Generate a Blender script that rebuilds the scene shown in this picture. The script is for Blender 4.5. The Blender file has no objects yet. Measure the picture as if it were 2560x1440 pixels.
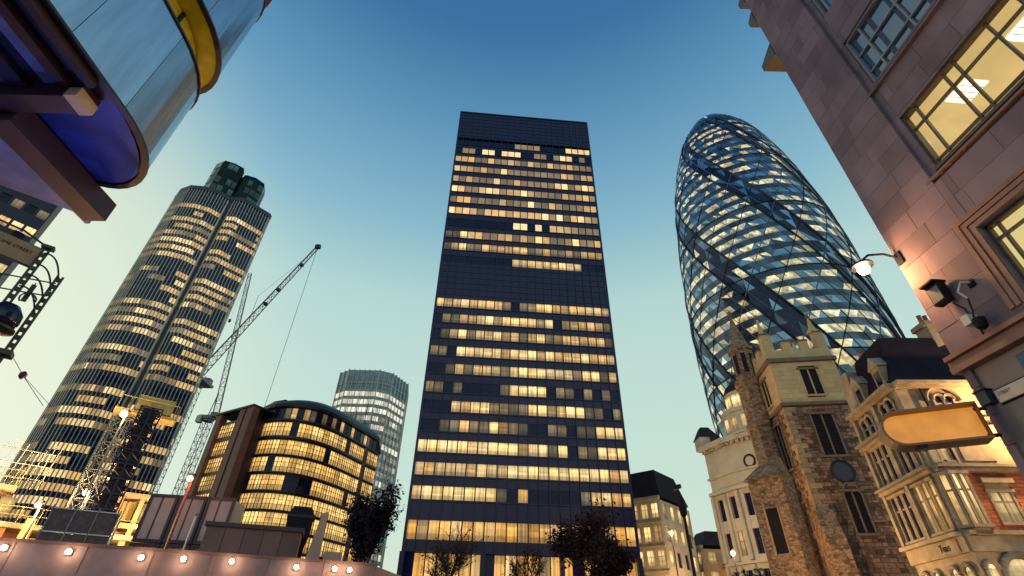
import bpy, math, random
from mathutils import Vector, Matrix
random.seed(7)
sc = bpy.context.scene
R = math.radians

# ---------------------------------------------------------------- camera
F, CX, CY = 1209.0, 1280.0, 720.0                      # focal length and centre in photo pixels
UPC = Vector((35.0, 1660.0, -F)).normalized()          # world up seen in camera axes
FWC = Vector((0, 0, -1)); FWC = (FWC - UPC * FWC.dot(UPC)).normalized()
RTC = FWC.cross(UPC)
ROT = Matrix((RTC, FWC, UPC))                          # camera axes -> world axes
CAM = Vector((0, 0, 1.6))
cd = bpy.data.cameras.new('camera'); cam = bpy.data.objects.new('camera', cd)
sc.collection.objects.link(cam); sc.camera = cam
cd.sensor_width = 36.0; cd.lens = F / 2560 * 36; cd.clip_start = 0.1; cd.clip_end = 5000
cam.matrix_world = Matrix.Translation(CAM) @ ROT.to_4x4()

# ---------------------------------------------------------------- sky, sun, exposure
SUN_AZ, SUN_EL = -78.0, 3.0
w = bpy.data.worlds.new('World'); sc.world = w; w.use_nodes = True
nt = w.node_tree; N = nt.nodes; L = nt.links
bg = N['Background']
sky = N.new('ShaderNodeTexSky'); sky.sky_type = 'NISHITA'; sky.sun_disc = False
sky.sun_elevation = R(SUN_EL); sky.sun_rotation = R(SUN_AZ); sky.ozone_density = 4
tc = N.new('ShaderNodeTexCoord'); sep = N.new('ShaderNodeSeparateXYZ'); L.new(tc.outputs['Generated'], sep.inputs[0])
# the dusk colours by height above the horizon, warmer and paler towards the sunset
ramp = N.new('ShaderNodeValToRGB'); L.new(sep.outputs['Z'], ramp.inputs[0])
def s2l(c): return tuple(((x/255)/12.92 if x/255 <= .04045 else ((x/255+.055)/1.055)**2.4) for x in c) + (1,)
stops = [(0.0, (228,238,212)), (.25, (210,234,215)), (.42, (202,231,217)), (.55, (190,223,215)), (.68, (142,192,208)),
         (.80, (103,158,192)), (.90, (62,117,164)), (1.0, (46,95,148))]
cr = ramp.color_ramp
cr.elements[0].position = 0; cr.elements[0].color = s2l(stops[0][1])
cr.elements[1].position = 1; cr.elements[1].color = s2l(stops[-1][1])
for p, c in stops[1:-1]:
    e = cr.elements.new(p); e.color = s2l(c)
dot = N.new('ShaderNodeVectorMath'); dot.operation = 'DOT_PRODUCT'; L.new(tc.outputs['Generated'], dot.inputs[0])
dot.inputs[1].default_value = (math.sin(R(SUN_AZ)), math.cos(R(SUN_AZ)), 0.0)
mr = N.new('ShaderNodeMapRange'); mr.interpolation_type = 'SMOOTHSTEP'
mr.inputs[1].default_value = .50; mr.inputs[2].default_value = .97; mr.inputs[4].default_value = 1.0
L.new(dot.outputs['Value'], mr.inputs[0])
glow = N.new('ShaderNodeMix'); glow.data_type = 'RGBA'; L.new(mr.outputs[0], glow.inputs[0])
L.new(ramp.outputs[0], glow.inputs[6]); glow.inputs[7].default_value = s2l((255, 254, 214))
vm = N.new('ShaderNodeVectorMath'); vm.operation = 'SCALE'; vm.inputs[3].default_value = 0.45
L.new(sky.outputs[0], vm.inputs[0])
mx = N.new('ShaderNodeMix'); mx.data_type = 'RGBA'; mx.inputs[0].default_value = .12
L.new(glow.outputs[2], mx.inputs[6]); L.new(vm.outputs[0], mx.inputs[7])
L.new(mx.outputs[2], bg.inputs[0]); bg.inputs[1].default_value = 1.0
sl = bpy.data.lights.new('sun', 'SUN'); sl.energy = .25; sl.angle = R(12); sl.color = (1, .72, .48)
so = bpy.data.objects.new('sun', sl); sc.collection.objects.link(so)
so.rotation_euler = Vector((-math.sin(R(SUN_AZ)) * math.cos(R(SUN_EL)), -math.cos(R(SUN_AZ)) * math.cos(R(SUN_EL)), -math.sin(R(SUN_EL)))).to_track_quat('-Z', 'Y').to_euler()
vs = sc.view_settings; vs.view_transform = 'Standard'; vs.look = 'None'; vs.gamma = 1; vs.exposure = 0; vs.use_curve_mapping = False
sc.cycles.use_denoising = True; sc.cycles.max_bounces = 6; sc.cycles.sample_clamp_indirect = 4

# ---------------------------------------------------------------- helpers
def ray(px, py): return ROT @ Vector(((px - CX) / F, (CY - py) / F, -1.0))
def at_z(px, py, z): d = ray(px, py); return CAM + d * ((z - CAM.z) / d.z)
def at_d(px, py, D): d = ray(px, py); return CAM + d * (D / math.hypot(d.x, d.y))
def azd(az, D, z=0): return Vector((D * math.sin(R(az)), D * math.cos(R(az)), z))
V = Vector
WL = {}
def link(o, parent, wl):
    sc.collection.objects.link(o)
    if parent is not None:
        o.parent = parent; o.location = wl - WL[parent.name]
    else: o.location = wl
    WL[o.name] = wl.copy(); return o
def tag(o, label=None, cat=None, group=None, kind=None):
    if label: o['label'] = label
    if cat: o['category'] = cat
    if group: o['group'] = group
    if kind: o['kind'] = kind
    return o
def thing(name, loc, label, cat, group=None):
    o = bpy.data.objects.new(name, None); o.empty_display_size = .5
    link(o, None, V(loc)); return tag(o, label, cat, group)
class MB:
    def __init__(s): s.v = []; s.f = []; s.m = []; s.mi = 0
    def add(s, vs, fs):
        k = len(s.v); s.v += [V(p) for p in vs]
        for f in fs: s.f.append([i + k for i in f]); s.m.append(s.mi)
        return s
    def quad(s, a, b, c, d): return s.add([a, b, c, d], [(0, 1, 2, 3)])
    def obox(s, o, a, b, c):          # corner and three edge vectors
        o, a, b, c = V(o), V(a), V(b), V(c)
        if a.cross(b).dot(c) < 0: a, b = b, a
        return s.add([o, o+a, o+a+b, o+b, o+c, o+a+c, o+a+b+c, o+b+c],
                     [(3, 2, 1, 0), (4, 5, 6, 7), (0, 1, 5, 4), (1, 2, 6, 5), (2, 3, 7, 6), (3, 0, 4, 7)])
    def cbox(s, c, a, b, d): return s.obox(V(c) - V(a)/2 - V(b)/2 - V(d)/2, a, b, d)
    def box(s, x0, x1, y0, y1, z0, z1): return s.obox((x0, y0, z0), (x1-x0, 0, 0), (0, y1-y0, 0), (0, 0, z1-z0))
    def tube(s, p, q, r, r2=None, n=6):
        p, q = V(p), V(q); r2 = r if r2 is None else r2
        t = (q - p); t = t.normalized() if t.length > 1e-6 else V((0, 0, 1))
        u = t.cross(V((0, 0, 1)) if abs(t.z) < .9 else V((1, 0, 0))).normalized(); vv = t.cross(u)
        P = []
        for c, rr in ((p, r), (q, r2)):
            for i in range(n):
                a = 2*math.pi*i/n; P.append(c + u*math.cos(a)*rr + vv*math.sin(a)*rr)
        fs = [(i, (i+1) % n, n+(i+1) % n, n+i) for i in range(n)] + [tuple(range(n))[::-1], tuple(range(n, 2*n))]
        return s.add(P, fs)
    def path(s, pts, r, n=6):
        for a, b in zip(pts, pts[1:]): s.tube(a, b, r, n=n)
        return s
    def prism(s, poly, z0, z1, cap=True):       # poly counter-clockwise, list of xy
        n = len(poly); P = [V((p[0], p[1], z0)) for p in poly] + [V((p[0], p[1], z1)) for p in poly]
        fs = [(i, (i+1) % n, n+(i+1) % n, n+i) for i in range(n)]
        if cap: fs += [tuple(range(n))[::-1], tuple(range(n, 2*n))]
        return s.add(P, fs)
    def loft(s, rings, cap=True, close=True):
        n = len(rings[0]); P = [p for r_ in rings for p in r_]; fs = []
        for k in range(len(rings)-1):
            for i in range(n if close else n-1):
                j = (i+1) % n; fs.append((k*n+i, k*n+j, (k+1)*n+j, (k+1)*n+i))
        if cap: fs += [tuple(range(n))[::-1], tuple(range((len(rings)-1)*n, len(rings)*n))]
        return s.add(P, fs)
    def lathe(s, c, prof, n=12):      # prof list of (r, z)
        c = V(c)
        return s.loft([[c + V((r*math.cos(2*math.pi*i/n), r*math.sin(2*math.pi*i/n), z)) for i in range(n)] for r, z in prof])
    def build(s, name, mats, parent=None, smooth=False, kind=None):
        if not isinstance(mats, (list, tuple)): mats = [mats]
        lo = V((min(p.x for p in s.v), min(p.y for p in s.v), min(p.z for p in s.v)))
        hi = V((max(p.x for p in s.v), max(p.y for p in s.v), max(p.z for p in s.v)))
        c = (lo + hi) / 2
        if parent is None: c.z = lo.z
        me = bpy.data.meshes.new(name); me.from_pydata([p - c for p in s.v], [], s.f)
        for m in mats: me.materials.append(m)
        me.polygons.foreach_set('material_index', s.m)
        if smooth: me.polygons.foreach_set('use_smooth', [True]*len(s.f))
        me.update()
        o = bpy.data.objects.new(name, me); link(o, parent, c)
        if kind: o['kind'] = kind
        return o
UNIT = {}
def unit(mat):
    if mat.name not in UNIT:
        b = MB().cbox((0, 0, 0), (1, 0, 0), (0, 1, 0), (0, 0, 1))
        me = bpy.data.meshes.new('piece_' + mat.name); me.from_pydata(b.v, [], b.f); me.materials.append(mat); me.update()
        UNIT[mat.name] = me
    return UNIT[mat.name]
def piece(name, mat, parent, c, a, b, d, mesh=None):   # unit box spanned by three full edge vectors
    o = bpy.data.objects.new(name, mesh or unit(mat)); sc.collection.objects.link(o)
    M_ = Matrix((V(a), V(b), V(d))).transposed().to_4x4(); M_.translation = V(c) - WL[parent.name]
    o.parent = parent; o.matrix_basis = M_; WL[o.name] = V(c); return o
def lettering(name, body, size, mat, parent, loc, tx, ty, ext=.02):
    fc = bpy.data.curves.new(name, 'FONT'); fc.body = body; fc.size = size; fc.extrude = ext; fc.resolution_u = 2
    tmp = bpy.data.objects.new('tmp', fc); me = bpy.data.meshes.new_from_object(tmp)
    bpy.data.objects.remove(tmp); bpy.data.curves.remove(fc)
    tz = V(tx).cross(V(ty)); me.transform(Matrix((V(tx), V(ty), tz)).transposed().to_4x4()); me.materials.clear(); me.materials.append(mat)
    o = bpy.data.objects.new(name, me); return link(o, parent, V(loc))
class Pl:                                   # upright plane: s along, z up, n outward
    def __init__(s, A, B):
        s.o = V((A[0], A[1], 0)); d = V((B[0]-A[0], B[1]-A[1], 0)); s.len = d.length; s.d = d.normalized()
        s.n = V((s.d.y, -s.d.x, 0)); s.up = V((0, 0, 1))
    def at(s, u, z, dep=0): return s.o + s.d*u + s.n*dep + s.up*z
    def px(s, x, y):
        r_ = ray(x, y); t = (s.o - CAM).dot(s.n) / r_.dot(s.n); p = CAM + r_*t
        return (p - s.o).dot(s.d), p.z
    def bx(s, mb, u0, u1, z0, z1, d0, d1): return mb.obox(s.at(u0, z0, d0), s.d*(u1-u0), s.up*(z1-z0), s.n*(d1-d0))
    def pc(s, name, mat, parent, u0, u1, z0, z1, d0, d1):
        return piece(name, mat, parent, s.at((u0+u1)/2, (z0+z1)/2, (d0+d1)/2), s.d*(u1-u0), s.n*(d1-d0), s.up*(z1-z0))

# ---------------------------------------------------------------- materials
def nodes(name):
    m = bpy.data.materials.new(name); m.use_nodes = True
    return m, m.node_tree.nodes, m.node_tree.links, m.node_tree.nodes['Principled BSDF']
def rnd_socket(n, rnd):
    if rnd == 'obj': return n.new('ShaderNodeObjectInfo').outputs['Random']
    return n.new('ShaderNodeNewGeometry').outputs['Random Per Island']
def pos_socket(n, l):
    g = n.new('ShaderNodeNewGeometry'); return g.outputs['Position']
def M(name, col, rough=.65, metal=0, var=.18, scale=2.0, bump=0, rnd=None, rv=.2, col2=None, spec=.5, stretch=None, aniso=0):
    m, n, l, p = nodes(name)
    pos = pos_socket(n, l)
    if stretch:
        mp = n.new('ShaderNodeMapping'); mp.inputs['Scale'].default_value = stretch; l.new(pos, mp.inputs[0]); pos = mp.outputs[0]
    t = n.new('ShaderNodeTexNoise'); t.inputs['Scale'].default_value = scale; t.inputs['Detail'].default_value = 6; l.new(pos, t.inputs[0])
    mr = n.new('ShaderNodeMapRange'); mr.inputs[1].default_value = .25; mr.inputs[2].default_value = .75; l.new(t.outputs[0], mr.inputs[0])
    mix = n.new('ShaderNodeMix'); mix.data_type = 'RGBA'; l.new(mr.outputs[0], mix.inputs[0])
    c2 = col2 or tuple(min(1, c*(1+var)) for c in col)
    mix.inputs[6].default_value = tuple(c*(1-var) for c in col) + (1,); mix.inputs[7].default_value = tuple(c2) + (1,)
    out = mix.outputs[2]
    if rnd:
        r_ = rnd_socket(n, rnd); k = n.new('ShaderNodeMapRange'); k.inputs[3].default_value = 1-rv; k.inputs[4].default_value = 1+rv; l.new(r_, k.inputs[0])
        sc_ = n.new('ShaderNodeVectorMath'); sc_.operation = 'SCALE'; l.new(out, sc_.inputs[0]); l.new(k.outputs[0], sc_.inputs[3]); out = sc_.outputs[0]
    l.new(out, p.inputs['Base Color'])
    p.inputs['Roughness'].default_value = rough; p.inputs['Metallic'].default_value = metal; p.inputs['Specular IOR Level'].default_value = spec
    if aniso: p.inputs['Anisotropic'].default_value = aniso
    if bump:
        b = n.new('ShaderNodeBump'); b.inputs['Strength'].default_value = bump; b.inputs['Distance'].default_value = .03
        t2 = n.new('ShaderNodeTexNoise'); t2.inputs['Scale'].default_value = scale*6; t2.inputs['Detail'].default_value = 5; l.new(pos, t2.inputs[0])
        l.new(t2.outputs[0], b.inputs['Height']); l.new(b.outputs[0], p.inputs['Normal'])
    return m
def LIT(name, col, lo, hi, rnd='obj', nscale=1.2, namt=.5, col2=None, rough=.12, spec=.5, coat=0, room=True):
    m, n, l, p = nodes(name)
    r_ = rnd_socket(n, rnd)
    k = n.new('ShaderNodeMapRange'); k.inputs[3].default_value = lo; k.inputs[4].default_value = hi; l.new(r_, k.inputs[0])
    t = n.new('ShaderNodeTexNoise'); t.inputs['Scale'].default_value = nscale; t.inputs['Detail'].default_value = 3; l.new(pos_socket(n, l), t.inputs[0])
    k2 = n.new('ShaderNodeMapRange'); k2.inputs[1].default_value = .3; k2.inputs[2].default_value = .7
    k2.inputs[3].default_value = 1-namt; k2.inputs[4].default_value = 1+namt*.6; l.new(t.outputs[0], k2.inputs[0])
    mul = n.new('ShaderNodeMath'); mul.operation = 'MULTIPLY'; l.new(k.outputs[0], mul.inputs[0]); l.new(k2.outputs[0], mul.inputs[1])
    if room and rnd == 'obj':       # room light painted into the pane's glow: bright ceiling, darker desks, something standing inside
        g_ = n.new('ShaderNodeTexCoord'); sx = n.new('ShaderNodeSeparateXYZ'); l.new(g_.outputs['Generated'], sx.inputs[0])
        cr_ = n.new('ShaderNodeValToRGB'); l.new(sx.outputs['Z'], cr_.inputs[0]); e_ = cr_.color_ramp.elements
        e_[0].position = 0; e_[0].color = (.30,)*3 + (1,); e_[1].position = 1; e_[1].color = (.62,)*3 + (1,)
        for pp, vv in ((.28, .42), (.36, .72), (.62, .80), (.70, 1.0), (.90, .85)): e_.new(pp).color = (vv,)*3 + (1,)
        ob = n.new('ShaderNodeMath'); ob.operation = 'MULTIPLY_ADD'; l.new(r_, ob.inputs[0]); ob.inputs[1].default_value = 37.0; l.new(sx.outputs['X'], ob.inputs[2])
        t3 = n.new('ShaderNodeTexNoise'); t3.noise_dimensions = '1D'; t3.inputs['Scale'].default_value = 3.2; l.new(ob.outputs[0], t3.inputs['W'])
        k3 = n.new('ShaderNodeMapRange'); k3.inputs[1].default_value = .35; k3.inputs[2].default_value = .6; k3.inputs[3].default_value = .62; k3.inputs[4].default_value = 1.18; l.new(t3.outputs[0], k3.inputs[0])
        m2 = n.new('ShaderNodeMath'); m2.operation = 'MULTIPLY'; l.new(mul.outputs[0], m2.inputs[0]); l.new(cr_.outputs[0], m2.inputs[1])
        m3 = n.new('ShaderNodeMath'); m3.operation = 'MULTIPLY'; l.new(m2.outputs[0], m3.inputs[0]); l.new(k3.outputs[0], m3.inputs[1])
        ra = n.new('ShaderNodeMath'); ra.operation = 'MULTIPLY'; l.new(r_, ra.inputs[0]); ra.inputs[1].default_value = 71.7      # glow dimmed above a random height, as a painted blind
        wb = n.new('ShaderNodeTexWhiteNoise'); wb.noise_dimensions = '1D'; l.new(ra.outputs[0], wb.inputs['W'])
        kb = n.new('ShaderNodeMapRange'); kb.inputs[3].default_value = .25; kb.inputs[4].default_value = 1.7; l.new(wb.outputs['Value'], kb.inputs[0])
        gt = n.new('ShaderNodeMath'); gt.operation = 'GREATER_THAN'; l.new(sx.outputs['Z'], gt.inputs[0]); l.new(kb.outputs[0], gt.inputs[1])
        bl = n.new('ShaderNodeMapRange'); bl.inputs[3].default_value = 1.0; bl.inputs[4].default_value = .6; l.new(gt.outputs[0], bl.inputs[0])
        m4 = n.new('ShaderNodeMath'); m4.operation = 'MULTIPLY'; l.new(m3.outputs[0], m4.inputs[0]); l.new(bl.outputs[0], m4.inputs[1]); mul = m4
    wn = n.new('ShaderNodeTexWhiteNoise'); wn.noise_dimensions = '1D'; l.new(r_, wn.inputs['W'])
    mix = n.new('ShaderNodeMix'); mix.data_type = 'RGBA'; l.new(wn.outputs['Value'], mix.inputs[0])
    mix.inputs[6].default_value = tuple(col) + (1,); mix.inputs[7].default_value = tuple(col2 or col) + (1,)
    l.new(mix.outputs[2], p.inputs['Emission Color']); l.new(mul.outputs[0], p.inputs['Emission Strength'])
    p.inputs['Base Color'].default_value = (.03, .03, .03, 1); p.inputs['Roughness'].default_value = rough; p.inputs['Specular IOR Level'].default_value = spec
    p.inputs['Coat Weight'].default_value = coat; p.inputs['Coat IOR'].default_value = 1.9; p.inputs['Coat Roughness'].default_value = .05
    return m
def RUBBLE(name, col, scale):
    m, n, l, p = nodes(name); pos = pos_socket(n, l)
    mp = n.new('ShaderNodeMapping'); mp.inputs['Scale'].default_value = (1, 1, 1.7); l.new(pos, mp.inputs[0])
    vo = n.new('ShaderNodeTexVoronoi'); vo.inputs['Scale'].default_value = scale; l.new(mp.outputs[0], vo.inputs['Vector'])
    ve = n.new('ShaderNodeTexVoronoi'); ve.feature = 'DISTANCE_TO_EDGE'; ve.inputs['Scale'].default_value = scale; l.new(mp.outputs[0], ve.inputs['Vector'])
    sx = n.new('ShaderNodeSeparateXYZ'); l.new(vo.outputs['Color'], sx.inputs[0])
    k = n.new('ShaderNodeMapRange'); k.inputs[3].default_value = .45; k.inputs[4].default_value = 1.5; l.new(sx.outputs[0], k.inputs[0])
    j = n.new('ShaderNodeMapRange'); j.inputs[2].default_value = .05; j.inputs[3].default_value = .45; l.new(ve.outputs[0], j.inputs[0])
    mu = n.new('ShaderNodeMath'); mu.operation = 'MULTIPLY'; l.new(k.outputs[0], mu.inputs[0]); l.new(j.outputs[0], mu.inputs[1])
    t = n.new('ShaderNodeTexNoise'); t.inputs['Scale'].default_value = .7; l.new(pos, t.inputs[0])
    mx_ = n.new('ShaderNodeMix'); mx_.data_type = 'RGBA'; l.new(t.outputs[0], mx_.inputs[0]); mx_.inputs[6].default_value = tuple(col) + (1,); mx_.inputs[7].default_value = tuple(c*1.25 for c in col) + (1,)
    v = n.new('ShaderNodeVectorMath'); v.operation = 'SCALE'; l.new(mx_.outputs[2], v.inputs[0]); l.new(mu.outputs[0], v.inputs[3]); l.new(v.outputs[0], p.inputs['Base Color'])
    b = n.new('ShaderNodeBump'); b.inputs['Strength'].default_value = .7; b.inputs['Distance'].default_value = .08; l.new(j.outputs[0], b.inputs['Height']); l.new(b.outputs[0], p.inputs['Normal'])
    p.inputs['Roughness'].default_value = .9; return m
def GLOW(name, col, st):
    m, n, l, p = nodes(name); p.inputs['Emission Color'].default_value = tuple(col) + (1,); p.inputs['Emission Strength'].default_value = st
    p.inputs['Base Color'].default_value = (.5, .5, .5, 1); return m
def GLASS(name, col, rough=.06, spec=.8, rnd=None, rv=.3, ior=1.6, var=.25):
    m = M(name, col, rough, 0, var, .35, 0, rnd, rv, spec=spec); m.node_tree.nodes['Principled BSDF'].inputs['IOR'].default_value = ior
    return m
AMB, CRM, PALE = (1.0, .60, .20), (1.0, .78, .42), (1.0, .90, .66)
m_navy = M('navy_panel', (.014, .010, .058), .35, .2, .2, .5)
m_navym = M('navy_mullion', (.018, .013, .06), .4, .3, .15, .5)
m_dglass = GLASS('dark_glass', (.010, .011, .060), spec=.25, rnd='obj', ior=1.45)
m_dglass_j = GLASS('dark_glass_joined', (.010, .011, .060), spec=.25, rnd='isl', ior=1.45)
m_lit = {k: LIT('lit_' + k, c, lo, hi, 'obj', 1.1, .2, c2) for k, (c, lo, hi, c2) in {
    'd': ((1, .62, .24), .07, .42, (.95, .68, .38)), 'w': ((1, .54, .15), .50, 1.45, (1, .68, .30)), 'b': ((1, .62, .20), 1.3, 1.9, (1, .70, .30)),
    'a': ((1, .47, .09), .8, 1.5, (1, .55, .15))}.items()}
m_litj = {k: LIT('lit_joined_' + k, c, lo, hi, 'isl', 1.1, .2, c2) for k, (c, lo, hi, c2) in {
    'd': ((1, .62, .25), .16, .36, (.95, .66, .36)), 'w': ((1, .55, .16), .50, .95, (1, .66, .28)), 'b': ((1, .64, .23), .85, 1.4, (1, .74, .36))}.items()}
m_conc = M('concrete', (.32, .29, .27), .85, 0, .25, .8, .2)
m_dsteel = M('dark_steel', (.02, .018, .03), .45, .4, .3, 2)
m_gsteel = M('grey_steel', (.16, .17, .19), .45, .5, .2, 2)
m_wpaint = M('white_paint', (.62, .60, .55), .5, 0, .1, 2)
m_black = M('black_plastic', (.012, .010, .018), .6, 0, .2, 3, spec=.15)

# ---------------------------------------------------------------- lamps
def lamp_light(name, loc, power, col, rad=.15, parent=None):
    ld = bpy.data.lights.new(name, 'POINT'); ld.energy = power; ld.color = col; ld.shadow_soft_size = rad
    o = bpy.data.objects.new(name, ld); sc.collection.objects.link(o)
    if parent is not None: o.parent = parent; o.location = V(loc) - WL[parent.name]
    else: o.location = loc
    return o
WARM = (1.0, .56, .20)
g_warm = GLOW('lamp_warm', (1, .80, .45), 14); g_white = GLOW('lamp_white', (1, .84, .48), 30); g_red = GLOW('lamp_red', (1, .25, .12), 14)

# ================================================================ ground
def sheet(name, x0, x1, y0, y1, z, mat): 
    o = MB().quad((x0, y0, z), (x1, y0, z), (x1, y1, z), (x0, y1, z)).build(name, mat); o['kind'] = 'structure'; return o
m_asph = M('asphalt', (.05, .05, .055), .85, 0, .3, 6, .3)
m_pave = M('paving_stone', (.26, .24, .22), .8, 0, .2, 2, .2)
sheet('ground', -1500, 1500, -1500, 1500, 0, M('ground_tarmac', (.07, .07, .07), .9, 0, .3, .5, .2))
sheet('road', -120, 60, 13, 21, .004, m_asph)
sheet('side_road', 8, 19, 21, 200, .004, m_asph)
for nm, (x0, x1, y0, y1) in {'pavement_near': (-14, 9.9, -10, 13), 'pavement_far': (-60, 8, 21, 30), 'pavement_church': (19, 60, 21, 27)}.items():
    o = MB().box(x0, x1, y0, y1, 0, .13).build(nm, m_pave); o['kind'] = 'structure'
    for e, (a0, a1, b0, b1) in {'kerb': (x0, x1, (y1 if nm == 'pavement_near' else y0-.15), (y1+.15 if nm == 'pavement_near' else y0))}.items():
        MB().box(a0, a1, b0, b1, .0, .125).build(e, m_conc, o)

# ================================================================ dark office tower, centre
def aviva():
    A, B = (-15.0, 78.69), (19.8, 81.38); H = 118.0
    p = Pl(A, B); W = p.len; nb = 21; bw = W / nb; dep = 34.0
    back = Pl(B, (B[0]-p.n.x*dep, B[1]-p.n.y*dep)); b3 = Pl((B[0]-p.n.x*dep, B[1]-p.n.y*dep), (A[0]-p.n.x*dep, A[1]-p.n.y*dep)); b4 = Pl((A[0]-p.n.x*dep, A[1]-p.n.y*dep), A)
    t = thing('office_tower', p.at(W/2, 0, -dep/2), 'tall dark slab office tower with long rows of amber windows in the centre', 'skyscraper')
    core = MB(); core.obox(p.at(.6, 0, -.9), p.d*(W-1.2), p.n*(-dep+1.8), V((0, 0, H-1))); core.build('core', m_navy, t)
    rows = {1: '.........dddd....bbbb', 2: '.dd.bb.bbb..dd.dbb.d.', 9: '.........bb.b.wwwdddd', 12: '.........wwwbwbbww...', 13: 'wwwwwwwwd.dwwbwwwwwww',
            14: '..dwwbbwwbbwwb.wwwwwd', 15: '.dwbdwwwwwdwb.dwwwwwd', 16: 'dd.bwwbbwwbbwbwwbbwww', 17: '...wdwwwdbbbbwwwdbbdw', 18: '.........bbbb.d......',
            19: '...wwbbddd.bbwbbbdd..', 20: '..ddwddbwdd..dd...wbww', 21: 'bbbbbbbbbbwwbdb...bbbb', 22: 'wwwwwwbwwbbbbbbbbwbww', 23: 'wbbwbbbbd.w......wwwww', 24: 'awaawaawaawaawawaawaa'}
    rng = random.Random(3); joined = MB(); jm = [m_dglass_j, m_litj['d'], m_litj['w'], m_litj['b']]
    zc = [105.3, 102.1, 98.8, 95.2, 91.5, 88.0, 84.4, 80.8, 77.1, 73.5, 70.0, 66.4, 55.3, 51.7, 48.3, 44.6, 41.0, 37.4, 33.9, 30.5, 27.0, 23.4, 19.8, 14.6]
    count = 0
    for r in range(24, 0, -1):
        z = zc[r-1]; hh = .98 if r < 24 else 1.3
        st = rows.get(r) or ''.join(rng.choice('wdwddwdwbd') for _ in range(nb))
        for j in range(nb):
            c = st[j] if j < len(st) else 'w'
            if c == '.' and 13 <= r <= 23 and rng.random() < (.62 if j > 2 else .3): c = 'd'
            u0, u1 = j*bw+.10, (j+1)*bw-.10
            if count < 297:
                p.pc('window_pane', m_dglass if c == '.' else m_lit[c], t, u0, u1, z-hh, z+hh, -.24, -.18); count += 1
            else:
                joined.mi = {'.': 0, 'd': 1, 'w': 2, 'b': 3, 'a': 2}[c]; p.bx(joined, u0, u1, z-hh, z+hh, -.24, -.18)
        for q in (back, b3, b4):
            n2 = int(q.len/bw)
            for j in range(n2):
                joined.mi = rng.choice([0, 0, 0, 1, 2]); q.bx(joined, j*bw+.13, (j+1)*bw-.13, z-hh, z+hh, -.24, -.18)
    joined.build('window_glazing', jm, t, kind='stuff')
    # spandrel bands between the window rows, plant floors, roof band
    edges = [H] + [None]
    bands = [(107.2, 118.0)]
    for a, b in zip(zc, zc[1:]):
        ha = .98; hb = .98 if b != 14.6 else 1.3
        bands.append((b+hb, a-ha))
    bands.append((11.7, 14.6-1.3))
    for z0, z1 in bands:
        for q in (p, back, b3, b4):
            q.pc('spandrel', m_navy, t, -.02, q.len+.02, z0, z1, -.5, -.10)
            if z1 - z0 > 4:      # louvred plant floor: thin rails
                k = 0; z = z0 + .9
                while z < z1-.4 and q is p:
                    q.pc('louvre_rail', m_navym, t, .0, q.len, z, z+.09, -.10, -.03); z += 1.45; k += 1
    for z0, z1 in bands[1:-1]:
        if z1 - z0 < 4: p.pc('sill_rail', m_navym, t, 0, W, z1-.28, z1-.16, -.10, .04)
    for q in (p, back, b3, b4):
        n2 = int(round(q.len/bw))
        for j in range(n2+1):
            u = j*q.len/n2; q.pc('mullion', m_navym, t, u-.07, u+.07, 11.7, H+.05, -.3, .12)
    MB().obox(p.at(-.1, H, .1), p.d*(W+.2), p.n*(-dep-.2), V((0, 0, .35))).build('roof', m_navy, t)
    # lobby
    for k in range(22):
        u = k*bw
        if k % 7 == 0: p.pc('lobby_column', m_navy, t, u-.35, u+.35, 0, 11.7, -.8, .0)
    for k in range(21):
        if k in (0, 7, 15): 
            p.pc('lobby_pane', m_dglass, t, k*bw+.1, (k+1)*bw-.1, .3, 11.6, -.82, -.74)
        else: p.pc('lobby_pane', m_lit['a' if k % 3 else 'w'], t, k*bw+.1, (k+1)*bw-.1, .3, 11.6, -.82, -.74)
    MB().obox(p.at(2, 4.2, 3.6), p.d*(W-4), p.n*-3.4, V((0, 0, .4))).build('entrance_canopy', m_navy, t)
aviva()

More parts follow.
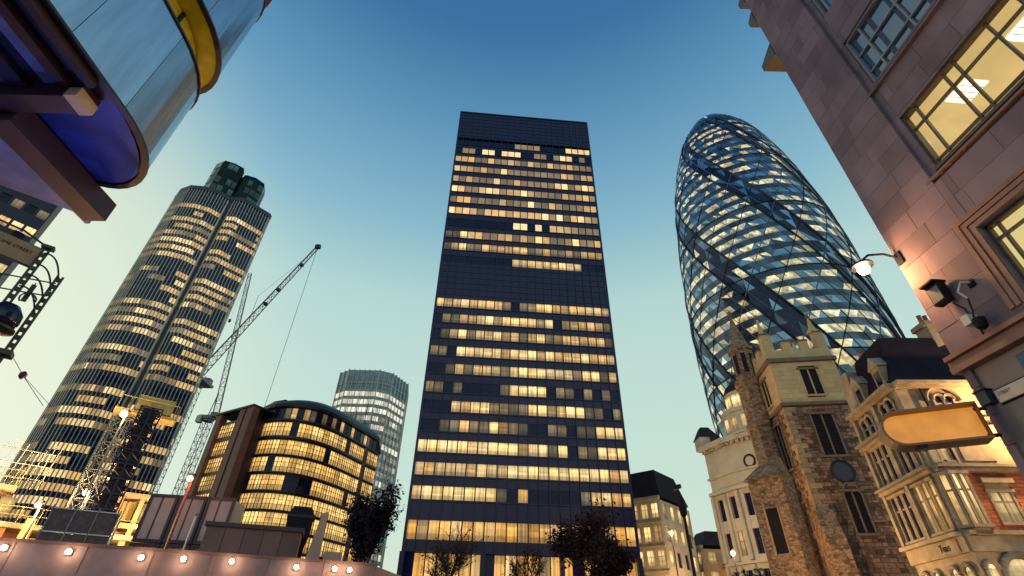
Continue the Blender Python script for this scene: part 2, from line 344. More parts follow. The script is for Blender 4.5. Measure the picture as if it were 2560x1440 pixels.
# ================================================================ glass diagrid tower, right
def gherkin():
    C = azd(33.45, 150.5); SR, SZ = .925, 1.025
    prof = [(0, 24.7), (20, 26.2), (40, 27.4), (60, 28.1), (70, 28.25), (90, 27.7), (110, 26.4), (130, 23.9), (140, 22.0), (150, 19.5), (160, 16.1), (168, 12.4), (174, 8.6), (178, 4.8), (180, .05)]
    def rad(z):
        z /= SZ
        for (a, ra), (b, rb) in zip(prof, prof[1:]):
            if z <= b:
                return SR*(ra + (rb-ra)*(z-a)/(b-a))
        return .05
    t = thing('domed_glass_tower', C, 'tapering rounded glass tower with dark spiral bands and lit floors behind the church', 'skyscraper')
    FH = 4.15*SZ; nf = 40; dth = 5.0; TW = 5.0      # floors turn five degrees each
    z00 = 8.0
    def pt(th, z, off=0):
        a = R(th); r_ = rad(z) + off; return C + V((math.cos(a)*r_, math.sin(a)*r_, z))
    toC = math.degrees(math.atan2(-C.y, -C.x))       # azimuth facing the camera
    m_gl = M('blue_tower_glass', (.20, .31, .42), .1, .75, .25, .3, 0, 'obj', .6)
    m_glj = M('blue_tower_glass_joined', (.20, .31, .42), .1, .75, .25, .3, 0, 'isl', .6)
    m_dkj = M('dark_spiral_glass', (.018, .023, .055), .12, .6, .3, .3, 0, 'isl', .5)
    m_l1 = LIT('tower_lit', (1, .76, .30), .6, 1.7, 'obj', 1.3, .45, (.95, .88, .58), coat=1); m_l2 = LIT('tower_lit_joined', (1, .76, .30), .2, 1.2, 'isl', 1.3, .5, (.95, .88, .58), coat=1)
    m_sp = M('tower_spandrel', (.07, .10, .15), .2, .6, .3, .3, 0, 'isl', .5)
    rng = random.Random(11)
    cells = []
    for k in range(nf):
        z0 = z00 + k*FH; z1 = min(z0 + FH, 180*SZ)
        if z0 >= 172*SZ: break
        for j in range(72):
            th0 = j*dth - k*TW; cells.append((k, j, z0, z1, th0))
    # the panes seen largest from the street: facing the camera and low on the tower
    def score(c):
        k, j, z0, z1, th0 = c
        d = (th0 + 2.5 - toC + 180) % 360 - 180
        return abs(d)*1.0 + abs(z0-88)*.55
    big = set((c[0], c[1]) for c in sorted([c for c in cells if 40 < c[2] < 150], key=score)[:148])
    jo = MB(); jm = [m_glj, m_dkj, m_l2]; spn = MB()
    PH = -5
    dens = {}
    for c in cells:
        k, j, z0, z1, th0 = c
        band = (j + PH//5) % 12 in (0, 1, 2)
        zm = z0 + (z1-z0)*.46
        def q4(za, zb):
            fa, fb = (za-z0)/FH, (zb-z0)/FH
            return [pt(th0 - TW*fa, za), pt(th0 + dth - TW*fa, za), pt(th0 + dth - TW*fb, zb), pt(th0 - TW*fb, zb)]
        top = z0 > 158*SZ
        key = (k, j//4); 
        if key not in dens: dens[key] = rng.random()
        facing = 1
        lit = (not top) and (rng.random() < (.84 if dens[key] > .28 else .12))
        if band: lit = rng.random() < (.10 if k > 12 else .35)
        if k < 7: lit = rng.random() < .45
        # office floor: vision glass below, dark spandrel band above
        za, zb = (z0, z1) if (band or top) else (z0, zm + .10*FH*rng.random())
        mi = 2 if lit else (1 if (band or top) else 0)
        q = q4(za, zb)
        tris = [(q[0], q[1], q[2]), (q[0], q[2], q[3])] if (j + k) % 2 else [(q[0], q[1], q[3]), (q[1], q[2], q[3])]
        for tr_ in tris:
            m2 = mi
            if mi == 2 and rng.random() < .24: m2 = 0
            elif mi == 0 and rng.random() < .10: m2 = 2
            elif mi == 1 and not top and rng.random() < .25: m2 = 0
            if (k, j) in big:
                nrm = (tr_[1]-tr_[0]).cross(tr_[2]-tr_[0]).normalized(); b = MB()
                b.add(list(tr_) + [p_ - nrm*.15 for p_ in tr_], [(0, 1, 2), (5, 4, 3), (0, 3, 4, 1), (1, 4, 5, 2), (2, 5, 3, 0)])
                b.build('glass_pane', (m_gl, m_dkj, m_l1)[m2], t)
            else:
                jo.mi = m2; jo.add(tr_, [(0, 1, 2)])
        if zb < z1 - .01: spn.quad(*q4(zb, z1))
    # dome
    jo.mi = 1
    zs = [172*SZ, 174*SZ, 176*SZ, 178*SZ, 179.2*SZ, 180*SZ]
    jo.loft([[pt(a*10, z) for a in range(36)] for z in zs], cap=True)
    jo.build('glazing', jm, t, kind='stuff'); spn.build('spandrel_bands', m_sp, t, kind='stuff')
    MB().lathe(C, [(24*SR, 0), (24.6*SR, 8.0)], 36).build('entrance_base', m_sp, t)
    ring = MB()
    # steel diagrid: spiral edges of the dark bands are heavier
    m_di = M('diagrid_steel', (.02, .022, .04), .4, .4, .15, .5); m_dl = M('diagrid_pale', (.16, .19, .24), .4, .4, .15, .5)
    def helix(th, sgn, z0, z1, r_):
        mb = MB(); z = z0; pts = []
        while z < z1:
            pts.append(pt(th - sgn*TW*(z-z00)/FH, z, .12)); z += FH
        mb.path(pts, r_, 4); return mb
    for j in range(72):
        if j % 2 == 0:
            b = (j + PH//5) % 12; heavy = b in (0, 3)
            helix(j*dth, 1, z00, 170*SZ, .11).build('diagrid_member', m_dl, t)
    for j in range(72):
        b = (j + PH//5) % 12
        if b in (0, 3): helix(j*dth, 1, z00, 166*SZ, .34).build('spiral_edge', m_di, t)
    for j in range(0, 72, 4): helix(j*dth, -1, z00, 166*SZ, .13).build('diagrid_member', m_dl if j % 8 else m_di, t)
    for k in range(0, nf, 1):
        z = z00 + k*FH
        if z < 165*SZ and k % 6 == 0: MB().path([pt(a*5, z, .08) for a in range(73)], .16, 4).build('ring_beam', m_di, t)
gherkin()

# ================================================================ lobed tower with steel fins and green crown, left
def lobed_tower():
    az, D = -39.45, 209.0; C = azd(az, D); r_ = V((math.cos(R(az)), -math.sin(R(az)), 0)); f_ = V((-math.sin(R(az)), -math.cos(R(az)), 0))   # right, toward camera
    t = thing('lobed_office_tower', C, 'tall lobed tower with close vertical steel fins and a green glazed crown', 'skyscraper')
    W_ = lambda u, v: C + r_*u + f_*v
    left = [(-15.5, -15), (-18.5, -9), (-19.3, -2), (-18.4, 4), (-15.6, 9), (-11, 12.2), (-5.5, 13.6), (-1.2, 12.6), (-.7, 10.5)]
    right = [(.7, 10.5), (1.2, 13.0), (4.0, 15.0), (15.9, 12.6), (16.7, 11.5), (14.6, 1), (11, -12)]
    m_fin = M('steel_fin', (.48, .46, .42), .4, .35, .15, .3); m_body = M('tower_dark_cladding', (.014, .010, .045), .4, .2, .2, .3)
    m_gr = M('groove_cladding', (.05, .045, .07), .5, .2, .2, .3)
    mats = [m_dglass_j, m_litj['d'], m_litj['w'], m_litj['b'], m_body]
    rng = random.Random(5); glz = MB(); FH = 3.72
    def lobe(poly, H, seed):
        # resample the outline into bays
        bays = []
        for (a, b) in zip(poly, poly[1:]):
            A, B = W_(*a), W_(*b); n = max(1, int(round((B-A).length/1.18)))
            for i in range(n): bays.append((A.lerp(B, i/n), A.lerp(B, (i+1)/n)))
        nf = int(H/FH)
        for k in range(2, nf):
            z0 = k*FH; zone = (k*7 + seed*3)
            darkband = (k % 9 == (seed*4) % 9) or (k % 13 == 5)
            base = .0 if darkband else rng.choice([.55, .75, .9, .95])
            top = k >= nf-2; run = 0; cur = 0
            for (A, B) in bays:
                if run <= 0: cur = (rng.random() < base) and not top; run = rng.randint(2, 7); lev = rng.choice([1, 2, 2, 2, 3]) 
                run -= 1
                glz.mi = lev if cur else 0
                d = (B-A)*.16
                glz.quad(A+d+V((0, 0, z0+.2)), B-d+V((0, 0, z0+.2)), B-d+V((0, 0, z0+2.3)), A+d+V((0, 0, z0+2.3)))
                glz.mi = 4
                glz.quad(A+V((0, 0, z0+2.3)), B+V((0, 0, z0+2.3)), B+V((0, 0, z0+FH+.2)), A+V((0, 0, z0+FH+.2)))
        for (A, B) in bays:
            nrm = V(((B-A).y, -(B-A).x, 0)).normalized(); c = A + nrm*.12
            piece('steel_fin', m_fin, t, c + V((0, 0, H/2)), (B-A).normalized()*.22, nrm*.55, V((0, 0, H)))
        for a, b in zip(poly, poly[1:]):
            q = Pl(W_(*a), W_(*b)); q.pc('parapet_band', m_gr, t, -.1, q.len+.1, H-1.6, H+.25, -.3, .46); q.pc('parapet_band', m_body, t, -.1, q.len+.1, H-5.0, H-2.9, -.3, .1)
        inner = [C.lerp(W_(*a), .97) for a in poly]
        MB().prism([(p.x, p.y) for p in inner + [W_(0, -8)]], 0, H-.4).build('lobe_core', m_body, t)
    lobe(left, 157.5, 1); lobe(right, 158.5, 2)
    glz.build('window_glazing', mats, t, kind='stuff')
    g = MB(); g.prism([(p.x, p.y) for p in (W_(-.75, 5), W_(.75, 5), W_(.75, 11.2), W_(-.75, 11.2))][::1], 0, 160); g.build('service_groove', m_gr, t)
    # green crown
    m_cr = M('green_crown_glass', (.003, .016, .015), .3, .2, .4, .12, spec=.2); m_crl = LIT('green_crown_lit', (.06, .42, .24), .01, .28, 'obj', .5, .8, (.05, .4, .3))
    cl = [(-7.0, -6), (-11.6, -2), (-12.0, 4.0), (-9.8, 8.2), (-5.2, 9.6), (-1.0, 9.2), (-.4, 8.2)]; crr = [(-.4, 8.2), (.4, 9.0), (4.6, 10.2), (9.4, 8.8), (11.2, 4), (8, -5)]
    for poly, H, nm in ((cl, 180.5, 'crown_lobe'), (crr, 177.5, 'crown_lobe')):
        P = [(W_(*a).x, W_(*a).y) for a in poly]
        cen = (sum(p[0] for p in P)/len(P), sum(p[1] for p in P)/len(P)); sm = [((p[0]-cen[0])*.90+cen[0], (p[1]-cen[1])*.90+cen[1]) for p in P]
        mb = MB(); mb.loft([[V((p[0], p[1], 150)) for p in P], [V((p[0], p[1], H-2.5)) for p in P], [V((p[0], p[1], H)) for p in sm]]); mb.build(nm, m_cr, t)
        for a, b in zip(poly, poly[1:]):
            A, B = W_(*a), W_(*b); q = Pl(A, B); n = max(1, int(q.len/1.7))
            for i in range(n):
                for z in (161, 166, 171, 175.5):
                    if z < H-4 and rng.random() < .45: q.pc('crown_pane', m_crl, t, i*q.len/n+.15, (i+1)*q.len/n-.15, z, z+3.6, .02, .12)
lobed_tower()

# ================================================================ generic masonry / curtain-wall facade
def facade(t, p, u0, u1, floors, bays, wall, pane, frac=.6, sill=.25, head=.15, rec=.22, th=.3, bar=None, proud=0, names=('pier', 'spandrel', 'window')):
    """p plane, floors list of (z0, z1), pane(row, col) -> material; builds piers, spandrels and recessed windows"""
    bw = (u1-u0)/bays
    for k, (z0, z1) in enumerate(floors):
        h = z1-z0; za, zb = z0+h*sill, z1-h*head
        p.pc(names[1], wall, t, u0, u1, zb, z1 + h*sill if k < len(floors)-1 else z1, -th, -.003)
        if k == 0: p.pc(names[1], wall, t, u0, u1, z0, za, -th, -.003)
        for j in range(bays):
            a = u0 + j*bw + bw*(1-frac)/2; b = a + bw*frac
            mt = pane(k, j)
            if mt is None: continue
            o = p.pc(names[2], mt, t, a, b, za, zb, -rec-.04, -rec)
            if bar:
                c = p.at((a+b)/2, (za+zb)/2, -rec+.02)
                WLp = WL[o.name]
                fr = MB(); p.bx(fr, (a+b)/2-.03, (a+b)/2+.03, za, zb, -rec, -rec+.05); p.bx(fr, a, b, (za*.4+zb*.6)-.03, (za*.4+zb*.6)+.03, -rec+.004, -rec+.054)
                f_ob = fr.build('glazing_bar', bar, None)
                f_ob.parent = o; f_ob.matrix_parent_inverse = (Matrix.Translation(WL[t.name]) @ o.matrix_basis).inverted()
    zb, zt = floors[0][0], floors[-1][1]
    for j in range(bays+1):
        a = u0 + j*bw - bw*(1-frac)/2; b = a + bw*(1-frac)
        a, b = max(a, u0), min(b, u1)
        p.pc(names[0], wall, t, a, b, zb, zt, -th, proud)
def pick(rng, ch): return lambda k, j: rng.choice(ch)

# ================================================================ pale lit tower far behind
def pale_tower():
    t = thing('banded_glass_tower', (-63, 215, 0), 'distant pale tower with bright white floor bands beside the dark slab', 'skyscraper')
    m_gl = GLASS('pale_glass', (.20, .27, .32), .15, .6, 'isl', .3); m_w = LIT('white_lit', (1, .9, .62), .55, 1.15, 'isl', .4, .35, (1, .95, .8)); m_d = LIT('white_dim', (1, .85, .55), .12, .4, 'isl', .6, .6, (.8, .85, .8))
    m_b = M('pale_cladding', (.30, .33, .36), .4, .3, .2, .2); m_fin = M('pale_fin', (.45, .48, .5), .4, .3, .1, .2)
    P = [(-78.9, 207), (-74, 203.5), (-60, 203.5), (-54.5, 206.6), (-49.6, 218), (-52, 232), (-80, 228)]
    MB().prism([(-78.2, 208), (-73.8, 204.2), (-60.4, 204.2), (-55.1, 207.2), (-50.4, 218), (-53, 231), (-79, 227)], 0, 99).build('core', m_b, t)
    rng = random.Random(8); g = MB(); FH = 3.7
    for k in range(26):
        z = 3 + k*FH
        for (a, b) in zip(P, P[1:]+P[:1]):
            q = Pl(a, b); n = max(1, int(q.len/1.5))
            bright = k in (21, 22, 23) or (k in (19, 17) and rng.random() < .8)
            run = 0
            for i in range(n):
                if run <= 0: c = 1 if bright else rng.choice([0, 1, 2, 2, 2] if k < 21 else [0]); run = rng.randint(1, 4)
                run -= 1; g.mi = c; q.bx(g, i*q.len/n+.1, (i+1)*q.len/n-.1, z+.5, z+2.6, -.1, 0)
    g.build('window_glazing', [m_gl, m_w, m_d], t, kind='stuff')
    for (a, b) in zip(P, P[1:]+P[:1]):
        q = Pl(a, b); n = max(1, int(q.len/2.1))
        for i in range(n+1): q.pc('facade_fin', m_fin, t, i*q.len/n-.1, i*q.len/n+.1, 0, 101.5, -.1, .5)
        for k in range(26): q.pc('floor_band', m_b, t, 0, q.len, 3+k*FH-.9, 3+k*FH+.4, -.12, .02)
        q.pc('roof_screen', m_gl, t, 0, q.len, 96.5, 101.2, -.15, -.05)
pale_tower()

# ================================================================ brick office with a curved glazed front
def curved_office():
    S = 1.42; sp = lambda x, y: (x*S, y*S); sv = lambda x, y, z=0: V((x*S, y*S, z))
    t = thing('curved_office', sv(-32, 80), 'brown office block with bowed front of bright amber window bands and dark curved roof', 'building')
    m_br = M('brown_cladding', (.16, .065, .055), .6, 0, .2, .8, .1); m_dk = M('dark_bronze', (.035, .022, .03), .45, .3, .2, .6); m_rf = M('dark_roof', (.02, .018, .035), .5, .2, .2, .4)
    la = LIT('office_amber', (1, .52, .11), 1.2, 1.9, 'obj', 1.4, .3, (1, .60, .18)); lb = LIT('office_cream', (1, .63, .20), 1.4, 2.2, 'obj', 1.4, .3, (1, .58, .16))
    # front outline from the left pier round the bow to the right flank
    K = [sp(*k) for k in ((-38.3, 71.6), (-35.6, 70.0), (-32.7, 69.6), (-29.8, 70.6), (-27.6, 73.0), (-25.9, 76.4), (-24.4, 80.6), (-22.6, 85.2))]
    def cr(i, u):
        P = [V((*K[max(0, min(len(K)-1, i+d))], 0)) for d in (-1, 0, 1, 2)]
        return .5*((2*P[1]) + (P[2]-P[0])*u + (2*P[0]-5*P[1]+4*P[2]-P[3])*u*u + (3*P[1]-P[0]-3*P[2]+P[3])*u**3)
    pts = [cr(i, u/5) for i in range(len(K)-1) for u in range(5)] + [V((*K[-1], 0))]
    L_ = [0]
    for a, b in zip(pts, pts[1:]): L_.append(L_[-1] + (b-a).length)
    nb = 26; bay = []
    for i in range(nb+1):
        s_ = L_[-1]*i/nb; j = max(k for k in range(len(L_)) if L_[k] <= s_+1e-6); j = min(j, len(pts)-2)
        bay.append(pts[j].lerp(pts[j+1], (s_-L_[j])/(L_[j+1]-L_[j])))
    inner = [p.lerp(sv(-34, 84), .05) for p in bay]
    MB().prism([(p.x, p.y) for p in inner] + [sp(-28, 97), sp(-50, 92), sp(-41, 76)], 0, 38.4).build('core', m_dk, t)
    rng = random.Random(21)
    fl = [34.9, 31.2, 27.8, 24.35, 20.9, 17.6, 14.3, 11.0, 7.7]; WH = 2.75
    for k, z in enumerate(fl):
        zn = 38.5 if k == 0 else fl[k-1]
        for i in range(nb):
            q = Pl(bay[i], bay[i+1])
            dark = (k == 3 and i in (0, 1, 2, 8, 9, 10, 11)) or rng.random() < .03
            q.pc('spandrel', m_dk, t, -.03, q.len+.03, z+WH, zn, -.3, .0)
            if i == nb-4: q.pc('pier', m_br, t, 0, q.len, z, z+WH, -.5, .12); continue
            q.pc('window', m_dglass if dark else rng.choice([la, la, lb]), t, .05, q.len-.05, z, z+WH, -.16, -.1)
            for zz in (z+.92, z+1.84): q.pc('transom', m_dk, t, 0, q.len, zz-.04, zz+.04, -.1, -.02)
            q.pc('sunshade_rail', m_dk, t, -.03, q.len+.03, z+WH+.35, z+WH+.45, .02, .35)
            q.pc('mullion', m_dk, t, -.07, .07, z, z+WH, -.1, .02); q.pc('mullion', m_dk, t, q.len/2-.035, q.len/2+.035, z, z+WH, -.1, .0)
    at_ = [p.lerp(sv(-33, 84), .06) for p in bay]
    for i in range(nb):
        q = Pl(at_[i], at_[i+1])
        q.pc('attic_pane', rng.choice([m_dglass, m_dglass, m_lit['d'], m_lit['w']]) if i > 3 else m_dglass, t, .05, q.len-.05, 38.5, 41.2, -.1, -.04)
        q.pc('attic_mullion', m_dk, t, -.1, .1, 38.4, 41.5, -.12, .05)
    rings = []
    for sc_, z in ((.025, 41.4), (.02, 42.0), (.08, 43.2), (.22, 44.7), (.45, 45.9), (.8, 46.4)):
        rings.append([p.lerp(sv(-33.5, 86), sc_) + V((0, 0, z)) for p in bay] + [sv(-24+sc_*-6, 93, z), sv(-43+sc_*6, 91, z), sv(-41+sc_*5, 76, z)])
    MB().loft(rings).build('curved_roof', m_rf, t)
    for x, y, h in ((-25.8, 84, 6.0), (-25.0, 85.4, 5.0), (-27.2, 83, 3.4)): MB().tube(sv(x, y, 43), sv(x, y, 44.5+h), .09).build('roof_mast', m_dsteel, t)
    # left wing with brown piers
    q = Pl(sp(-44.6, 72.2), sp(-37.6, 68.2))
    MB().obox(q.at(0, 0, -.8), q.d*q.len, q.n*-12, V((0, 0, 38))).build('wing_core', m_dk, t)
    for k, z in enumerate(fl):
        zn = 38.2 if k == 0 else fl[k-1]
        for j in range(4): q.pc('window', rng.choice([la, lb]), t, 1.75 + j*1.5, 1.75 + j*1.5 + 1.45, z, z+WH, -.6, -.54)
        q.pc('spandrel', m_br, t, 1.7, 7.8, z+WH, zn, -.8, -.4)
        for zz in (z+.92, z+1.84): q.pc('transom', m_dk, t, 1.7, 7.8, zz-.05, zz+.05, -.54, -.44)
        for j in range(1, 8): q.pc('mullion', m_dk, t, 1.75+j*.75-.05, 1.75+j*.75+.05, z, z+WH, -.54, -.42)
    for a, b in ((0, 1.7), (7.8, 9.5), (10.1, q.len+.7)): q.pc('pier', m_br, t, a, b, 0, 40.0, -1.2, .35)
    MB().obox(q.at(-.4, 40.0, .6), q.d*(q.len+1.2), q.n*-10, V((0, 0, .4))).build('wing_roof', m_rf, t)
curved_office()

# ================================================================ left edge: dark block with lit windows
def dark_block():
    e = azd(-52.6, 120); p = Pl((e.x-40*.64, e.y-40*.77), (e.x, e.y))
    t = thing('dark_office_block', (e.x-20, e.y+5, 0), 'dark office block with scattered grouped lit windows at the left edge', 'building')
    m_w = M('dark_wall', (.018, .014, .045), .5, .1, .2, .4)
    MB().obox(p.at(0, 0, -.4), p.d*p.len, p.n*-25, V((0, 0, 96))).build('core', m_w, t)
    rng = random.Random(4)
    fls = [(k*4.6+8, k*4.6+12.6) for k in range(8, 19)]
    def pn(k, j): return rng.choice([m_lit['w'], m_lit['b'], m_dglass]) if (j//3 + k) % 2 == 0 else rng.choice([m_dglass, m_dglass, m_lit['d']])
    facade(t, p, p.len-18, p.len, fls, 9, m_w, pn, .78, .28, .28, .2, .4)
    MB().obox(p.at(-.2, 96, .3), p.d*(p.len+.4), p.n*-25.6, V((0, 0, .8))).build('parapet', m_w, t)
dark_block()
# ================================================================ street behind: pale classical blocks right of the slab tower
m_lime = M('limestone', (.46, .40, .32), .8, 0, .2, .6, .15); m_slate = M('slate_roof', (.025, .024, .038), .75, 0, .25, .8, .1, spec=.15)
def classical(name, label, A, B, depth, floors, bays, seed, roof_h=4, lit='wwbd', dk=.12, wall=None, step=None):
    wall = wall or m_lime
    p = Pl(A, B); zt = floors[-1][1]
    t = thing(name, p.at(p.len/2, 0, -depth/2), label, 'building')
    MB().obox(p.at(.36, 0, -.34), p.d*(p.len-.72), p.n*-(depth-.72), V((0, 0, zt-.02))).build('core', wall, t)
    rng = random.Random(seed)
    facade(t, p, 0, p.len, floors, bays, wall, lambda k, j: m_dglass if rng.random() < dk else m_lit[rng.choice(lit)], .62, .22, .16, .2, .33, m_dsteel, .06)
    for z in [f[1] for f in floors]: p.pc('cornice', wall, t, -.15, p.len+.15, z-.18, z+.12, -.1, .34)
    p.pc('parapet', wall, t, -.05, p.len+.05, zt+.12, zt+.7, -.6, .1)
    # side walls
    for q in (Pl(B, (B[0]-p.n.x*depth, B[1]-p.n.y*depth)), Pl((A[0]-p.n.x*depth, A[1]-p.n.y*depth), A)):
        n = max(2, int(depth/3.2)); facade(t, q, .4, q.len-.4, floors, n, wall, lambda k, j: m_dglass if rng.random() < .4 else m_lit[rng.choice(lit)], .5, .22, .16, .2, .33, None, .04)
    if roof_h:
        a, b, c, d = p.at(-.1, zt+.7, -.7), p.at(p.len+.1, zt+.7, -.7), p.at(p.len+.1, zt+.7, -depth+.4), p.at(-.1, zt+.7, -depth+.4)
        ins = min(2.6, depth*.3); up = V((0, 0, roof_h))
        MB().loft([[a, b, c, d], [a+up+p.d*ins*.55-p.n*ins*.7, b+up-p.d*ins*.55-p.n*ins*.7, c+up-p.d*ins*.55+p.n*ins*.7, d+up+p.d*ins*.55+p.n*ins*.7]]).build('mansard_roof', m_slate, t)
    return t, p
fl4 = lambda z0, h, n: [(z0+k*h, z0+(k+1)*h) for k in range(n)]
a0 = azd(12.2, 108); a1 = azd(16.35, 104)
t1, p1 = classical('stone_office', 'pale stone office block with mansard roof and bright windows beside the dark slab tower', (a0.x, a0.y), (a1.x, a1.y), 14, fl4(0, 4.05, 6), 4, 2, 5.6, 'bbwb', .05)
a0 = azd(16.5, 112); a1 = azd(17.9, 120)
classical('narrow_stone_house', 'narrow stone house between the mansard block and the lamp post', (a0.x, a0.y), (a1.x, a1.y), 12, fl4(0, 3.9, 5), 2, 5, 2.5, 'wwb', .15)
a0 = azd(18.2, 128); a1 = azd(19.7, 122)
classical('street_terrace_house', 'warm lit terrace house with slate roof just right of the lamp post', (a0.x, a0.y), (a1.x, a1.y), 12, fl4(0, 3.6, 5), 3, 6, 3.0, 'wab', .1, M('orange_stone', (.36, .25, .16), .8, 0, .2, .6, .1))
a0 = azd(19.9, 135); a1 = azd(22.6, 118)
classical('distant_stone_terrace', 'low distant stone terrace glowing at the foot of the white corner building', (a0.x, a0.y), (a1.x, a1.y), 12, fl4(0, 3.7, 4), 4, 9, 2.4, 'wab', .1, M('honey_stone', (.38, .29, .20), .8, 0, .2, .6, .1))
a0 = azd(20.8, 160); a1 = azd(22.8, 152)
classical('far_slate_roof_block', 'far block with blue slate roof rising over the distant terrace', (a0.x, a0.y), (a1.x, a1.y), 14, fl4(0, 4, 5), 4, 12, 3.0, 'dw', .5)

# ================================================================ white corner building with drum turret, behind the church
def corner_building():
    m_ws = M('white_stone', (.50, .47, .42), .75, 0, .15, .6, .1, rnd=None)
    A = azd(21.9, 78); Bc = azd(24.3, 74.5); Cc = azd(29.8, 71)
    t = thing('white_corner_building', (Bc.x+2, Bc.y+4, 0), 'white stone corner building with small lit drum turret left of the church', 'building')
    q1 = Pl((A.x, A.y), (Bc.x, Bc.y)); q2 = Pl((Bc.x, Bc.y), (Cc.x, Cc.y))
    ZT = 25.2
    for q, s_ in ((q1, 1), (q2, 2)):
        MB().obox(q.at(0, 0, -.4), q.d*q.len, q.n*-8, V((0, 0, ZT-.05))).build('core', m_ws, t)
    rng = random.Random(31)
    fls = [(0, 5.2), (5.2, 9.8), (9.8, 14.2), (14.2, 18.4)]
    facade(t, q1, 0, q1.len, fls, 2, m_ws, lambda k, j: rng.choice([m_dglass, m_dglass, m_lit['w']]), .46, .2, .14, .3, .45, m_dsteel, .05)
    facade(t, q2, 0, q2.len, fls, 3, m_ws, lambda k, j: m_lit['b'] if (k, j) == (2, 1) else m_dglass, .34, .2, .14, .3, .45, m_dsteel, .05)
    for q in (q1, q2):
        for z, hh, pr in ((9.8, .3, .3), (18.4, .45, .55), (20.6, .25, .25), (24.6, .7, .8)):
            q.pc('cornice', m_ws, t, -.2, q.len+.2, z, z+hh, -.2, pr)
        q.pc('frieze', m_ws, t, 0, q.len, 18.8, 24.7, -.45, -.02)
        for j in range(3 if q is q1 else 4):
            u = j*q.len/(2 if q is q1 else 3)
            mb = MB(); 
            for zz0, zz1 in ((0.2, 9.7), (10.2, 18.3)): mb.tube(q.at(u, zz0, .2), q.at(u, zz1, .2), .32, .27, 10)
            mb.build('half_column', m_ws, t, smooth=False)
        n = 10
        for j in range(n): q.pc('dentil', m_ws, t, (j+.25)*q.len/n, (j+.75)*q.len/n, 24.25, 24.6, 0, .45)
    # round window
    c = q2.at(q2.len*.36, 21.6, .02); mb = MB()
    ringp = [c + q2.d*math.cos(a*math.pi/8)*.75 + V((0, 0, math.sin(a*math.pi/8)*.75)) for a in range(17)]
    mb.path(ringp, .14, 6); mb.build('round_window_frame', m_dsteel, t)
    mb = MB(); mb.add([c + q2.d*math.cos(a*math.pi/8)*.68 + V((0, 0, math.sin(a*math.pi/8)*.68)) for a in range(16)], [tuple(range(16))]); mb.build('round_window', m_ws, t)
    # bowed attic with turret
    cen = q1.at(q1.len, 0, -3.0) + q2.d*2.2
    MB().lathe(cen, [(3.9, 25.2), (3.9, 25.5), (3.6, 25.6), (3.6, 28.2), (3.8, 28.3), (3.8, 28.8)], 28).build('bowed_attic', m_ws, t)
    for i in range(14):
        a = 2*math.pi*i/14; nrm = V((math.cos(a), math.sin(a), 0)); tg = V((-nrm.y, nrm.x, 0))
        piece('attic_window', m_lit['b'] if i % 2 else m_lit['w'], t, cen + nrm*3.62 + V((0, 0, 26.8)), tg*.8, nrm*.08, V((0, 0, 1.7)))
    MB().lathe(cen, [(2.6, 28.8), (2.6, 31.2), (2.8, 31.3), (2.8, 31.6)], 24).build('turret_drum', m_ws, t)
    for i in range(10):
        a = 2*math.pi*i/10; nrm = V((math.cos(a), math.sin(a), 0)); tg = V((-nrm.y, nrm.x, 0))
        piece('turret_window', m_lit['b'], t, cen + nrm*2.6 + V((0, 0, 30.1)), tg*1.25, nrm*.1, V((0, 0, 1.9)))
    MB().lathe(cen, [(2.9, 31.6), (2.5, 32.6), (1.3, 33.8), (.5, 34.4), (.12, 35.8), (.05, 36.6)], 20).build('turret_roof', m_slate, t)
    e = q1.at(.2, 25.3, -.2); MB().box(e.x-.6, e.x+.9, e.y-.4, e.y+2, 25.3, 26.9).build('corner_pedestal', m_ws, t)
    MB().loft([[e+V((-.7, -.5, 1.6)), e+V((2.4, -.5, 1.6)), e+V((2.4, 2.4, 1.6)), e+V((-.7, 2.4, 1.6))], [e+V((.2, .5, 3.4)), e+V((1.4, .5, 3.4)), e+V((1.4, 1.6, 3.4)), e+V((.2, 1.6, 3.4))]]).build('pavilion_roof', m_slate, t)
    d_ = (CAM - cen); d_.z = 0; d_.normalize(); tx = V((-d_.y, d_.x, 0))
    lettering('lettering', 'IT', 1.5, m_black, t, cen + d_*3.72 - tx*.6 + V((0, 0, 25.75)), tx, V((0, 0, 1)))
corner_building()

